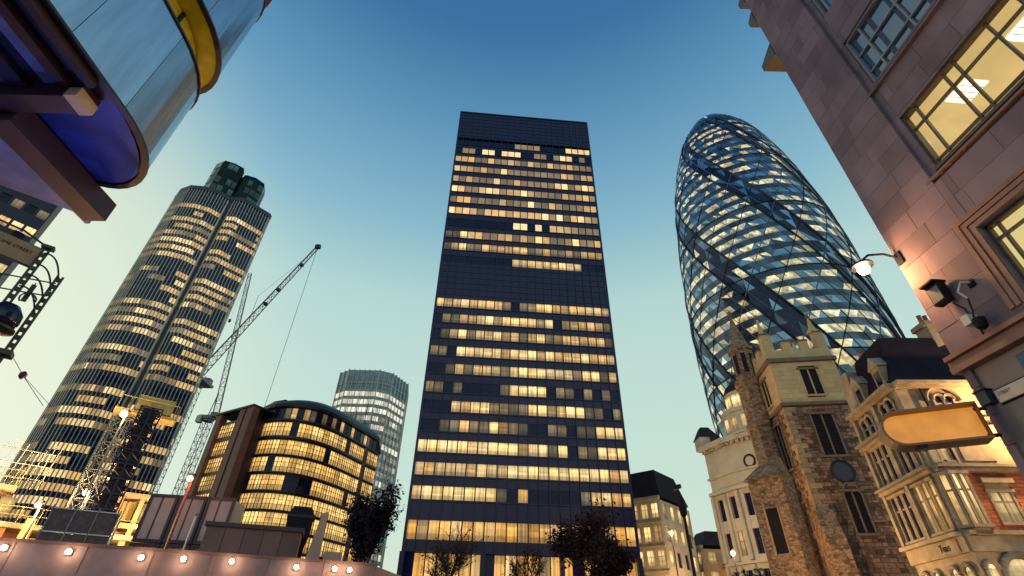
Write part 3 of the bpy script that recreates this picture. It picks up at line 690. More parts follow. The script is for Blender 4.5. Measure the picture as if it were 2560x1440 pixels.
# ================================================================ church tower of rubble stone
def church():
    rng = random.Random(17)
    A, B, C = V((27.9, 46.5, 0)), V((34.1, 45.5, 0)), V((28.6, 52.6, 0)); ZS, ZC = 21.3, 26.6
    D = B + (C - A)
    t = thing('church_tower', (A+D)/2, 'old church tower of brown rubble stone with pale upper stage and battlements', 'church')
    m_core = M('church_mortar', (.11, .075, .06), .9, 0, .3, 1.5, .2)
    m_rub = M('rubble_stone', (.19, .112, .082), .9, 0, .4, 2.5, .4, 'isl', .6); m_qu = M('quoin_stone', (.32, .23, .15), .85, 0, .3, 2.5, .3, 'obj', .3)
    m_up = M('pale_ashlar', (.56, .40, .225), .85, 0, .14, 1.2, .15, 'obj', .10); m_trim = M('dark_stone_trim', (.18, .12, .10), .85, 0, .25, 1.5, .2)
    south, west = Pl(A, B), Pl(C, A); east, north = Pl(B, D), Pl(D, C)
    MB().prism([(p.x, p.y) for p in (A, B, D, C)], 0, ZC).build('core', m_core, t)
    # rubble facing of the lower stage: stones of uneven size, openings left free
    wins = {id(south): [(2.2, 4.1, 16.3, 20.3, 'r'), (2.6, 4.0, 9.6, 13.2, 'p')], id(west): [(2.6, 4.2, 15.8, 20.2, 'r')]}
    wall = MB()
    for q in (south, west, east):
        z = .0
        while z < ZS-.25:
            h = rng.uniform(.2, .42); u = .55 if q is not east else .1; h = min(h, ZS-.02-z)
            while u < q.len-.55:
                w_ = rng.uniform(.22, .72); w_ = min(w_, q.len-.5-u)
                mid = u + w_/2
                if not any(a-.25 < mid < b+.25 and c-.2 < z+h/2 < d_+.3 for a, b, c, d_, _ in wins.get(id(q), [])):
                    j = rng.uniform(.02, .10)
                    a, b, c_, d_ = q.at(u+.02, z+.02, j), q.at(u+w_-.02, z+.02, j), q.at(u+w_-.03, z+h-.015, j), q.at(u+.035, z+h-.02, j)
                    o_ = [x - q.n*.2 + (x - (a+b+c_+d_)/4)*.04 for x in (a, b, c_, d_)]
                    wall.add([a, b, c_, d_] + o_, [(0, 1, 2, 3), (0, 4, 5, 1), (1, 5, 6, 2), (2, 6, 7, 3), (3, 7, 4, 0)])
                u += w_
            z += h
    wall.build('rubble_facing', m_rub, t, kind='stuff')
    # alternating quoins
    for q, ends in ((south, (0, 1)), (west, (1,))):
        z = 0; k = 0
        while z < ZS-.3:
            h = .46; ln = .95 if k % 2 else .5
            for e in ends:
                a, b = (-.04, ln) if e == 0 else (q.len-ln, q.len+.04)
                q.pc('quoin', m_qu, t, a, b, z+.01, min(z+h, ZS)-.01, -.1, .11)
            z += h; k += 1
    # openings
    def opening(q, a, b, z0, z1, kind, light):
        q.pc('window_void', m_black, t, a, b, z0, z1, -.2, .005)
        for u in (a-.16, b): q.pc('window_jamb', m_trim, t, u, u+.16, z0, z1, -.1, .13)
        q.pc('window_sill', m_trim, t, a-.25, b+.25, z0-.2, z0, -.1, .2); q.pc('hood_mould', m_trim, t, a-.3, b+.3, z1+.02, z1+.2, -.1, .24)
        mid = (a+b)/2
        q.pc('window_mullion', m_trim, t, mid-.07, mid+.07, z0, z1, -.05, .10)
        if kind == 'p':
            mb = MB(); n = 8
            for s_ in (-1, 1):
                prev = None
                for i in range(n+1):
                    f = i/n; p_ = q.at(mid + s_*(b-a)/2*math.cos(f*math.pi/2*.98), z1-.1 + .9*math.sin(f*math.pi/2), .1)
                    if prev is not None: mb.tube(prev, p_, .11)
                    prev = p_
            mb.build('pointed_arch', m_trim, t)
        n = int((z1-z0)/.33)
        for i in range(n): q.pc('louvre', m_black, t, a+.02, b-.02, z0+i*.33+.05, z0+i*.33+.12, .01, .06)
    opening(south, 2.2, 4.1, 16.3, 20.3, 'r', 0); opening(south, 2.6, 4.0, 9.6, 13.0, 'p', 0); opening(west, 2.6, 4.1, 15.8, 20.2, 'r', 0)
    # round clock-like recess
    c = south.at(3.2, 14.8, .1); mb = MB(); rp = [c + south.d*math.cos(a*math.pi/10)*.95 + V((0, 0, math.sin(a*math.pi/10)*.95)) for a in range(21)]; mb.path(rp, .1, 6); mb.build('clock_rim', m_dsteel, t)
    mb = MB(); mb.add([c - south.n*.0 + south.d*math.cos(a*math.pi/10)*.9 + V((0, 0, math.sin(a*math.pi/10)*.9)) for a in range(20)], [tuple(range(20))]); mb.build('clock_face', M('clock_blue', (.03, .03, .06), .5, 0, .3, 2), t)
    # upper stage: ashlar blocks
    for q in (south, west, east):
        u0w, u1w, z0w, z1w = q.len*.42, q.len*.68, 22.4, 25.2
        q.pc('window_void', m_black, t, u0w, u1w, z0w, z1w, -.2, .004)
        for k in range(9):
            z0 = ZS+.3 + k*(ZC-.5-ZS-.3)/9; z1 = z0 + (ZC-.5-ZS-.3)/9
            u = -.05 - (.35 if k % 2 else 0)
            while u < q.len:
                a, b = max(u, -.05), min(u+1.0, q.len+.05); u += 1.0
                segs = [(a, b)]
                if z1 > z0w and z0 < z1w: segs = [(a, min(b, u0w)), (max(a, u1w), b)]
                for a_, b_ in segs:
                    if b_ - a_ > .08: q.pc('ashlar_block', m_up, t, a_+.006, b_-.006, z0+.006, z1-.006, -.1, .10)
        for a, b in ((u0w-.14, u0w), (u1w, u1w+.14)): q.pc('window_jamb', m_up, t, a, b, z0w, z1w, -.05, .16)
        q.pc('hood_mould', m_trim, t, u0w-.25, u1w+.25, z1w, z1w+.2, -.05, .22); q.pc('window_sill', m_up, t, u0w-.2, u1w+.2, z0w-.16, z0w, -.05, .2)
        q.pc('window_mullion', m_up, t, (u0w+u1w)/2-.06, (u0w+u1w)/2+.06, z0w, z1w, -.05, .1)
        q.pc('string_course', m_trim, t, -.3, q.len+.3, ZS, ZS+.3, -.1, .28)
        q.pc('cornice', m_trim, t, -.35, q.len+.35, ZC-.45, ZC-.05, -.1, .34)
        # parapet and merlons
        q.pc('parapet', m_up, t, -.1, q.len+.1, ZC-.05, ZC+1.0, -.35, .12)
        n = 4; mw = q.len/(2*n-1)
        for i in range(n): q.pc('merlon', m_up, t, i*2*mw, i*2*mw+mw, ZC+1.0, ZC+2.0+(1.0 if i in (0, n-1) else 0), -.34, .1); q.pc('coping', m_trim, t, i*2*mw-.05, i*2*mw+mw+.05, ZC+2.0+(1.0 if i in (0, n-1) else 0), ZC+2.18+(1.0 if i in (0, n-1) else 0), -.4, .16)
    north.pc('parapet', m_up, t, -.1, north.len+.1, ZC-.05, ZC+2, -.35, .12)
    # corner pinnacles and the octagonal stair turret
    def pinnacle(c, s_, z0, z1, z2): 
        MB().lathe(c, [(s_, z0), (s_, z1), (s_*1.35, z1+.1), (s_*1.35, z1+.4), (s_*.8, z1+.6), (.07, z2)], 8).build('pinnacle', m_up, t)
        MB().lathe(c, [(.05, z2-.2), (.22, z2), (.22, z2+.25), (.04, z2+.5)], 6).build('finial', m_trim, t)
    pinnacle(A + V((.35, .35, 0)), .42, ZC, ZC+2.2, ZC+5.4); pinnacle(B + V((-.5, .5, 0)), .46, ZC, ZC+3.0, ZC+5.2); pinnacle(D + V((-.5, -.5, 0)), .42, ZC, ZC+2.2, ZC+5.0)
    tc_ = C + V((-.7, -.9, 0))
    m_tur = RUBBLE('turret_stone', (.24, .155, .11), 3.2)
    MB().lathe(tc_, [(1.75, 0), (1.75, 12.5), (1.55, 12.9), (1.55, 20.6), (1.75, 20.8), (1.75, 21.1), (1.5, 21.3), (1.5, 25.6), (1.75, 25.9), (1.75, 26.4), (1.35, 26.6), (1.3, 30.2)], 8).build('stair_turret', m_tur, t)
    for i in range(8):
        a = 2*math.pi*(i+.5)/8; n_ = V((math.cos(a), math.sin(a), 0)); tg = V((-n_.y, n_.x, 0))
        piece('turret_slit', m_black, t, tc_ + n_*1.235 + V((0, 0, 28.4)), tg*.5, n_*.06, V((0, 0, 2.4)))
    MB().lathe(tc_, [(1.5, 30.2), (1.5, 30.6), (1.15, 30.9), (.5, 33.4), (.1, 35.4)], 8).build('turret_spire', m_tur, t)
    MB().lathe(tc_, [(.08, 35.3), (.28, 35.6), (.28, 35.9), (.04, 36.3)], 6).build('finial', m_trim, t)
    # lower buttress and the aisle wall towards the street
    _a, _b = azd(25.5, 53.0), azd(28.6, 51.6); bt = Pl((_a.x, _a.y), (_b.x, _b.y))
    MB().obox(bt.at(0, 0, -2.2), bt.d*bt.len, bt.n*2.2, V((0, 0, 14.2))).build('aisle_wall', m_tur, t)
    g = [bt.at(-.3, 14.2, .3), bt.at(bt.len, 14.2, .3), bt.at(bt.len, 14.2, -2.4), bt.at(-.3, 14.2, -2.4)]
    MB().loft([g, [bt.at(.9, 15.6, -1.0), bt.at(bt.len, 16.0, -1.0), bt.at(bt.len, 16.0, -1.2), bt.at(.9, 15.6, -1.2)]]).build('aisle_roof', m_tur, t)
    bt.pc('window_void', m_black, t, 1.0, 2.1, 8.0, 11.6, -.1, .006)
    for u in (.84, 2.1): bt.pc('window_jamb', m_qu, t, u, u+.16, 7.8, 11.8, -.05, .08)
    MB().lathe(bt.at(1.55, 11.6, 0) , [(.55, -.02), (.55, .02)], 16).build('arch_sill', m_qu, t)
    sb = Pl((27.2, 45.9), (29.0, 45.6)); MB().loft([[sb.at(0, 0, 1.0), sb.at(1.5, 0, 1.0), sb.at(1.5, 0, -1), sb.at(0, 0, -1)], [sb.at(0, 9, .8), sb.at(1.5, 9, .8), sb.at(1.5, 9, -1), sb.at(0, 9, -1)], [sb.at(0, 11.4, 0), sb.at(1.5, 11.4, 0), sb.at(1.5, 11.4, -1), sb.at(0, 11.4, -1)]]).build('buttress', m_tur, t)
church()

# ================================================================ corner house of stone and red brick with bay windows
def corner_house():
    m_st = M('carved_stone', (.36, .29, .22), .8, 0, .35, 1.6, .3); m_std = M('grey_stone', (.26, .22, .19), .8, 0, .2, 1.2, .2); m_bk = M('red_brick', (.42, .13, .07), .8, 0, .2, 2, .2, 'obj', .2)
    m_rf = M('lead_roof', (.018, .014, .03), .8, 0, .25, 1, .2, spec=.1); m_fr = M('window_frame', (.30, .27, .23), .6)
    A, B, C = (25.0, 33.6), (24.1, 27.9), (31.5, 27.6)
    t = thing('bay_window_house', (28, 31, 0), 'ornate stone and brick corner house with stacked bay windows right of the church', 'building')
    L_, F_ = Pl(A, B), Pl(B, C); ZT = 15.0
    MB().prism([A, B, C, (32.5, 35)], 0, ZT-.1).build('core', m_st, t)
    la = LIT('bay_amber', (1, .54, .14), .8, 1.3, 'obj', 1.8, .4, (1, .62, .22)); lc = LIT('bay_cream', (1, .72, .32), 1.3, 1.9, 'obj', 1.8, .3, (1, .70, .3))
    def win(q, a, b, z0, z1, mt, bars=1, arch=False, fr=None):
        fr = fr or m_fr
        o = q.pc('window', mt, t, a, b, z0, z1, -.12, .006)
        n = bars
        for i in range(1, n+1):
            u = a + (b-a)*i/(n+1); q.pc('window_mullion', fr, t, u-.05, u+.05, z0, z1, -.05, .07)
        q.pc('window_transom', fr, t, a, b, z0+(z1-z0)*.68-.05, z0+(z1-z0)*.68+.05, -.05, .065)
        for u in (a-.14, b): q.pc('window_jamb', m_st, t, u, u+.14, z0, z1, -.05, .12)
        q.pc('window_sill', m_st, t, a-.2, b+.2, z0-.14, z0, -.05, .2)
        if arch:
            mb = MB(); n = 10; mid = (a+b)/2; r_ = (b-a)/2
            for rr, dp, mm in ((r_+.1, .1, m_st),):
                P = [q.at(mid + rr*math.cos(math.pi*i/n), z1 + rr*math.sin(math.pi*i/n), dp) for i in range(n+1)]; mb.path(P, .11, 6)
            mb.build('arch_mould', m_st, t)
            mb = MB(); P = [q.at(mid + r_*math.cos(math.pi*i/n), z1 + r_*math.sin(math.pi*i/n), .008) for i in range(n+1)]; mb.add(P, [tuple(range(n+1))]); mb.build('arch_pane', mt, t)
        else: q.pc('hood_mould', m_st, t, a-.22, b+.22, z1, z1+.16, -.05, .22)
    levels = {'g': (0, 6.3), 'b1': (6.3, 9.7), 'b2': (9.9, 12.6), 'top': (12.9, 16.6)}
    for q in (L_, F_):
        for z, hh, pr in ((5.7, .75, .18), (6.45, .2, .5), (9.65, .18, .4), (9.85, .14, .62), (12.55, .2, .5), (12.8, .15, .72), (ZT-.3, .2, .3), (ZT-.1, .2, .55)):
            q.pc('string_course', m_st if pr < .6 else m_std, t, -.1, q.len+.05, z, z+hh, -.2, pr)
    # left flank: three canted bays, stone
    n = 2; bw = L_.len/n
    for i in range(n):
        u0 = i*bw+.35; u1 = (i+1)*bw-.35
        w_ = (u1-u0)/3
        for j in range(3):
            a = u0 + j*w_ + .16; b = a + w_ - .32
            win(L_, a, b, 6.9, 9.4, rng_c.choice([la, la, lc]) if i > 0 else m_dglass, 0)
            win(L_, a, b, 10.2, 12.4, rng_c.choice([m_dglass, m_dglass, m_lit['d']]), 0)
        win(L_, u0+.4, u0+1.1, 13.2, 14.1, m_dglass, 0, True); win(L_, u1-1.1, u1-.4, 13.2, 14.1, m_dglass, 0, True)
        for u in (u0-.35, ): 
            L_.pc('pilaster', m_st, t, u-.02, u+.3, 6.66, 9.64, -.1, .3); L_.pc('pilaster', m_st, t, u-.02, u+.3, 10.0, 12.54, -.1, .3); L_.pc('pilaster', m_st, t, u-.02, u+.3, 12.96, 14.68, -.1, .26)
        for k in range(2):
            a = u0 + .15 + k*1.15
            win(L_, a, a+.6, 2.2, 4.85, lc, 0, True, m_dsteel)
    # street front: projecting bay then the red brick bay
    bu0, bu1 = .2, 1.15
    for z0, z1 in ((6.66, 9.64),):
        P = [F_.at(bu0-.2, 0, 0), F_.at(bu0+.05, 0, .5), F_.at(bu1-.05, 0, .5), F_.at(bu1+.2, 0, 0)]
        MB().prism([(p.x, p.y) for p in P], z0-.25, z0+.1).build('bay_base', m_std, t); MB().prism([(p.x, p.y) for p in P], z1-.1, z1+.5).build('bay_roof', m_std, t)
        fq = Pl(P[1], P[2]); nb = 2
        for j in range(nb): win(fq, j*fq.len/nb+.1, (j+1)*fq.len/nb-.1, z0+.25, z1-.2, lc, 0)
        for a, b in ((P[0], P[1]), (P[2], P[3])):
            sq = Pl(a, b); win(sq, .12, sq.len-.12, z0+.25, z1-.2, la, 0)
    win(F_, .25, .62, 10.3, 12.3, lc, 0); win(F_, .85, 1.2, 10.3, 12.3, lc, 0)
    # brick panel
    z = 6.7; k = 0
    while z < 9.5:
        u = 1.45 - (.11 if k % 2 else 0)
        while u < 6.6:
            a, b = max(u, 1.45), min(u+.44, 6.6); u += .44
            if (2.1 < a < 3.45) and 7.0 < z < 9.0: continue
            if b-a > .05: F_.pc('brick', m_bk, t, a+.006, b-.006, z+.006, z+.19, -.05, .07)
        z += .2; k += 1
    win(F_, 2.3, 3.4, 7.1, 8.6, m_lit['w'], 1); F_.pc('pediment', m_st, t, 2.0, 3.7, 9.05, 9.3, -.05, .4); F_.pc('stone_panel', m_st, t, 2.2, 3.5, 8.62, 9.05, -.05, .12)
    F_.pc('cream_panel', m_st, t, 1.42, 6.6, 10.05, 12.5, -.1, .06)
    F_.pc('panel_frame', m_st, t, 1.9, 3.7, 10.3, 11.9, .06, .14); F_.pc('red_plaque', m_bk, t, 2.1, 2.8, 11.2, 11.75, .14, .19)
    win(F_, 2.0, 2.45, 13.2, 14.0, m_dglass, 0, True); win(F_, 2.6, 3.05, 13.2, 14.0, m_dglass, 0, True)
    mb = MB(); P = [F_.at(2.52 + 1.0*math.cos(math.pi*i/12), 13.9 + .9*math.sin(math.pi*i/12), .12) for i in range(13)]; mb.path(P, .1, 6); mb.build('relieving_arch', m_st, t)
    # ground floor arch with lit fan and lattice
    mid, r_, zsp = 2.0, .85, 4.55
    mb = MB(); P = [F_.at(mid + r_*math.cos(math.pi*i/14), zsp + r_*math.sin(math.pi*i/14), .01) for i in range(15)]; mb.add(P, [tuple(range(15))]); mb.build('fanlight', lc, t)
    mb = MB(); P = [F_.at(mid + (r_+.2)*math.cos(math.pi*i/14), zsp + (r_+.2)*math.sin(math.pi*i/14), .1) for i in range(15)]; mb.path(P, .18, 6); mb.build('arch_mould', m_std, t)
    F_.pc('gate_void', m_black, t, mid-r_, mid+r_, .2, zsp, -.1, .006)
    lt = MB()
    for i in range(12):
        x = i/12*2*r_
        for s_ in (-1, 1):
            a0_ = mid - r_ + x; lt.tube(F_.at(a0_, .4, .04), F_.at(max(mid-r_, min(mid+r_, a0_ + s_*1.2)), zsp-.05, .04), .018, n=4)
    lt.build('gate_lattice', m_gsteel, t)
    win(F_, .25, .75, 2.2, 4.9, lc, 0, True, m_dsteel)
    L_.pc('sign_board', m_st, t, 2.9, 5.2, 5.78, 6.38, .18, .24)
    lettering('lettering', 'Tuas', .52, m_black, t, L_.at(3.5, 5.92, .25), L_.d, V((0, 0, 1)))
    for u, z0, z1 in ((1.38, 6.66, 13.0), (1.38, 13.0, 14.7)): MB().tube(F_.at(u, z0, .16), F_.at(u, z1, .16), .06).build('drainpipe', m_dsteel, t)
    # mansard roof with swept foot, dormer pediment and chimneys
    base = [V((A[0], A[1], ZT+.1)), V((B[0], B[1], ZT+.1)), V((C[0], C[1], ZT+.1)), V((32.5, 35, ZT+.1))]; cen = sum(base, V())/4
    def insr(f, z): return [V((p.x+(cen.x-p.x)*f, p.y+(cen.y-p.y)*f, z)) for p in base]
    MB().loft([insr(-.01, ZT+.1), insr(.16, ZT+.9), insr(.27, ZT+2.2), insr(.33, ZT+4.0), insr(.36, ZT+4.1)]).build('mansard_roof', m_rf, t)
    for i in range(2):
        u = L_.len*(.22+i*.5); o_ = L_.at(u, ZT+.1, -.3)
        MB().obox(o_ - L_.d*.5, L_.d*1.0, L_.n*-1.2, V((0, 0, 1.8))).build('dormer', m_st, t)
        L_.pc('dormer_window', m_dglass, t, u-.3, u+.3, ZT+.35, ZT+1.6, -.32, -.28)
        g = [L_.at(u-.62, ZT+1.9, -.2), L_.at(u+.62, ZT+1.9, -.2), L_.at(u, ZT+2.7, -.2)]
        MB().loft([g, [x - L_.n*1.2 for x in g]]).build('dormer_gable', m_st, t)
    for (x, y, w_, h) in ((29.2, 28.7, 1.0, 5.0), (26.2, 31.8, 1.0, 3.6)):
        MB().box(x, x+w_, y, y+1.1, ZT, ZT+h).build('chimney_stack', m_st, t); MB().box(x-.14, x+w_+.14, y-.14, y+1.24, ZT+h, ZT+h+.35).build('chimney_cap', m_std, t)
        for k in range(2): MB().lathe((x+.3+k*.42, y+.5, ZT+h+.35), [(.16, 0), (.13, .7), (.17, .75)], 8).build('chimney_pot', m_bk, t)
    MB().box(25.3, 26.2, 33.0, 34.0, ZT, ZT+3.4).build('chimney_stack', m_st, t)
rng_c = random.Random(77)
corner_house()
def wall_lantern(loc, n_, label, power, col=WARM):
    t = thing('wall_lantern', loc, label, 'lamp', 'wall lanterns of the corner house'); loc = V(loc); n_ = V(n_)
    MB().tube(loc - n_*.5, loc, .03).build('arm', m_dsteel, t); MB().lathe(loc, [(.05, .28), (.2, .2), (.16, .16)], 8).build('hood', m_dsteel, t)
    MB().lathe(loc, [(.05, -.2), (.13, -.05), (.13, .16)], 8).build('globe', g_warm, t)
    lamp_light('lantern_light', loc - V((0, 0, .05)) + n_*.35, power, col, .12, t)
wall_lantern((30.3, 26.2, 13.0), (0, -1, 0), 'wall lantern high on the cream front of the corner house behind the stone wall', 3600, (1, .58, .22))

# ================================================================ stone office wall, near right
def stone_wall_building():
    K = azd(46.0, 14.0); d = V((.06, -1, 0)).normalized(); E_ = K + d*16
    p = Pl((K.x, K.y), (E_.x, E_.y)); HT = 30.0
    m_bl = M('purple_grey_stone', (.20, .148, .195), .75, 0, .32, .8, .2, 'obj', .2, stretch=(1.4, 1.4, .6)); m_ct = M('stone_core', (.22, .17, .17), .8, 0, .15, 1)
    m_lo = M('smooth_stone_panel', (.25, .20, .20), .6, 0, .12, 1.2, .05, 'obj', .05); m_cr = M('red_brown_stone', (.26, .14, .115), .6, 0, .2, 2, .1); m_bz = M('bronze_frame', (.12, .095, .075), .45, .4, .2, 3)
    m_wf = M('pale_window_frame', (.30, .30, .36), .5, 0, .1, 3)
    t = thing('stone_office_building', K + d*8 + V((6, 0, 0)), 'purple grey stone office wall looming at the right with lit steel windows', 'building')
    MB().prism([(q.x, q.y) for q in (K + V((3.8, -.3, 0)), K + V((12, -.3, 0)), E_ + V((12, 0, 0)), E_ + V((3.8, 0, 0)))][::-1], 0, HT).build('core', m_ct, t)
    W0, W1 = 2.05, 5.25
    wins = [(18.7, 20.9), (14.7, 17.0), (11.1, 13.1), (7.3, 9.1)]
    cols = [(W0, W1), (W1+1.3, W1+4.5), (W1+5.8, W1+9.0)]
    # ashlar courses: pier proud, window zone set back
    rng = random.Random(2); ch = .62; z = 7.0; k = 0; extra = MB(); cnt = 0
    while z < HT-.1:
        z1 = min(z+ch, HT); u = -rng.uniform(.05, .5)
        while u < p.len:
            w_ = rng.choice([1.15, 1.3, 1.5, 1.0]); a, b = max(u, 0), min(u+w_, p.len); u += w_
            cuts = [1.85] + [x for c in cols for x in c]
            segs = [(a, b)]
            for c in cuts:
                segs = [s2 for s_ in segs for s2 in (((s_[0], c), (c, s_[1])) if s_[0] < c < s_[1] else (s_,))]
            for a_, b_ in segs:
                if b_-a_ < .03: continue
                mid = (a_+b_)/2
                zr = [(z, z1)]
                if any(c0 < mid < c1 for c0, c1 in cols):
                    for w0, w1 in wins:
                        zr = [r2 for r_ in zr for r2 in ((r_[0], min(r_[1], w0)), (max(r_[0], w1), r_[1])) if r2[1]-r2[0] > .03]
                dp = 0 if (mid < 1.85 or z < 10.3) else -.10
                for za, zb in zr:
                    if cnt < 295 and a_ < 6.0 and z < 26: p.pc('stone_block', m_bl, t, a_+.004, b_-.004, za+.004, zb-.004, -.3, dp + rng.uniform(-.004, .004)); cnt += 1
                    else: p.bx(extra, a_+.004, b_-.004, za+.004, zb-.004, -.3, dp)
        z = z1; k += 1
    extra.build('upper_stone_blocks', m_bl, t, kind='stuff')
    # far return face
    q = Pl(K + V((12, .02, 0)), K + V((.0, .02, 0))); zz = 0
    while zz < HT-.1: q.pc('return_course', m_bl, t, .1, q.len-.05, zz+.005, zz+.61, -.2, 0); zz += .62
    # ground floor panels
    for i in range(12):
        a = .12 + i*1.3
        for z0, z1 in ((0, 2.1), (2.1, 4.2), (4.2, 6.6)): p.pc('wall_panel', m_lo, t, a+.004, a+1.296, z0+.004, z1-.004, -.3, -.12)
    p.pc('string_course', m_cr, t, -.12, p.len, 6.60, 6.74, -.3, .10); p.pc('string_course', m_cr, t, -.16, p.len, 6.74, 6.90, -.3, .02); p.pc('string_course', m_cr, t, -.12, p.len, 6.90, 7.0, -.3, .13)
    MB().prism([(x.x, x.y) for x in (K+V((-.25, .5, 0)), K+V((12, .5, 0)), E_+V((12, 0, 0)), E_+V((-.25, 0, 0)))][::-1], HT, HT+.6).build('cornice', m_bl, t)
    # windows
    gl_lit = LIT('office_window_lit', (1, .70, .24), .55, .75, 'obj', .55, .30, (1, .70, .28), room=False); gl_bl = GLASS('blue_reflecting_glass', (.02, .05, .13), .04, 1.0, 'obj', .2, 1.9)
    gl_in = LIT('office_blind_lit', (.95, .78, .30), .6, .85, 'obj', .3, .12, (1, .8, .34), room=False); pan = LIT('ceiling_panel', (1, .93, .62), 1.6, 1.8, 'obj', .3, .05, room=False)
    m_room = M('room_plaster', (.75, .60, .34), .9, 0, .1, 1)
    for ci, (c0, c1) in enumerate(cols):
        for wi, (z0, z1) in enumerate(wins):
            lit = wi == 2
            n = 5; m_f = m_bz if wi in (2, 3) else m_wf
            # reveal
            for a, b, za, zb in ((c0-.0, c0+.06, z0, z1), (c1-.06, c1, z0, z1), (c0, c1, z1-.06, z1), (c0, c1, z0, z0+.06)): p.pc('window_frame', m_f, t, a, b, za, zb, -.32, -.16)
            if wi == 2:
                # office box whose walls glow, room light put into their colour
                rm = MB(); o_ = p.at(c0, z0, -.34)
                a_, b_ = p.d*(c1-c0), -p.n*3.2; up = V((0, 0, z1-z0))
                rm.quad(o_+b_, o_+a_+b_, o_+a_+b_+up, o_+b_+up); rm.quad(o_, o_+b_, o_+b_+up, o_+up); rm.quad(o_+a_, o_+a_+up, o_+a_+b_+up, o_+a_+b_)
                rm.quad(o_+up, o_+b_+up, o_+a_+b_+up, o_+a_+up); rm.quad(o_, o_+a_, o_+a_+b_, o_+b_); rm.build('lit_room', gl_lit, t)
                for s0, dp in ((.9, -.9), (2.5, -1.0), (.9, -2.3), (2.5, -2.3)):
                    c = p.at(c0+s0, z1-.03, dp-.3); piece('ceiling_light', pan, t, c, p.d*.62, p.n*.62, V((0, 0, .04)))
                    for g in range(1, 4):
                        piece('ceiling_light_grid', m_wf, t, c + p.d*(g*.155-.31) - V((0, 0, .025)), p.d*.012, p.n*.62, V((0, 0, .03)))
            else:
                for i in range(n):
                    a = c0 + .06 + i*(c1-c0-.12)/n; b = a + (c1-c0-.12)/n
                    p.pc('window_pane', gl_bl if wi != 3 else gl_in, t, a, b, z0+.06, z1-.06, -.30, -.28)
                if wi == 1:   # drawn curtains behind lower half
                    for i in range(14): p.pc('curtain_fold', M_cur, t, c0+.1+i*.22, c0+.24+i*.22, z0+.1, z1-.1, -.279, -.272) if i % 3 == 0 else None
            fr = [0, .12, .40, .5, .78, 1] if wi == 2 else ([0, .16, .5, .84, 1] if wi == 1 else [0, .07, .5, .93, 1])
            for f_ in fr[1:-1]:
                u = c0 + (c1-c0)*f_; p.pc('window_mullion', m_f, t, u-.025, u+.025, z0+.06, z1-.06, -.28, -.20)
            for f_ in ((.12, .72) if wi == 2 else (.25, .62) if wi == 1 else (.80,)):
                zz = z0 + (z1-z0)*f_; p.pc('window_transom', m_f, t, c0+.06, c1-.06, zz-.025, zz+.025, -.278, -.205)
            if wi == 2 or wi == 1:
                p.pc('window_sill', m_cr if wi == 2 else m_bl, t, c0-.32, c1+.2, z0-.27, z0-.20, -.2, .02); p.pc('window_sill', m_bz if wi == 2 else m_bl, t, c0-.02, c1+.02, z0-.10, z0-.005, -.3, -.04)
            if wi == 3:
                for j, (o1, dp) in enumerate(((.40, .05), (.27, -.0+.035), (.13, .02))):
                    wd = .11
                    p.pc('window_surround', m_cr, t, c0-o1, c0-o1+wd, z0-.1, z1+o1, -.2, dp); p.pc('window_surround', m_cr, t, c1+o1-wd, c1+o1, z0-.1, z1+o1, -.2, dp)
                    p.pc('window_surround', m_cr, t, c0-o1+wd, c1+o1-wd, z1+o1-wd, z1+o1, -.2, dp)
    # projecting brackets on the far side, seen against the sky
    for (z0, dy) in ((20.2, .85), (22.9, .4), (24.6, .4)):
        g = [K+V((-.02, .02, z0)), K+V((-.02, dy, z0+.25)), K+V((-.02, dy, z0+.6)), K+V((-.02, .02, z0+.8))]
        MB().loft([g, [x+V((1.2, 0, 0)) for x in g]]).build('cornice_bracket', m_bz, t)
    return t, p, K
M_cur = M('blue_curtain', (.05, .09, .20), .8, 0, .3, 6)
swt, swp, KC = stone_wall_building()

# bracket lamp at the corner of the stone wall
def bracket_lamp():
    c = azd(43.08, 13.75, 9.76)
    t = thing('bracket_lamp', KC + V((0, .1, 9.6)), 'glaring street lamp on a curved bracket at the edge of the stone wall', 'lamp')
    w0 = KC + V((-.02, -.1, 9.85))
    MB().path([w0, w0.lerp(c, .3) + V((0, 0, .25)), w0.lerp(c, .7) + V((0, 0, .38)), c + V((0, 0, .26))], .03).build('bracket_arm', m_dsteel, t)
    piece('wall_plate', m_dsteel, t, KC + V((-.01, -.12, 9.8)), V((.06, 0, 0)), V((0, .2, 0)), V((0, 0, .35)))
    MB().lathe(c, [(.06, .28), (.26, .16), (.27, .1)], 14).build('hood', m_dsteel, t)
    MB().lathe(c, [(.03, -.13), (.11, -.09), (.15, .0), (.14, .1)], 14).build('lamp_globe', g_white, t, smooth=True)
    lamp_light('lamp_glow', c - V((0, 0, .35)), 300, (1, .46, .15), .2, t)
bracket_lamp()
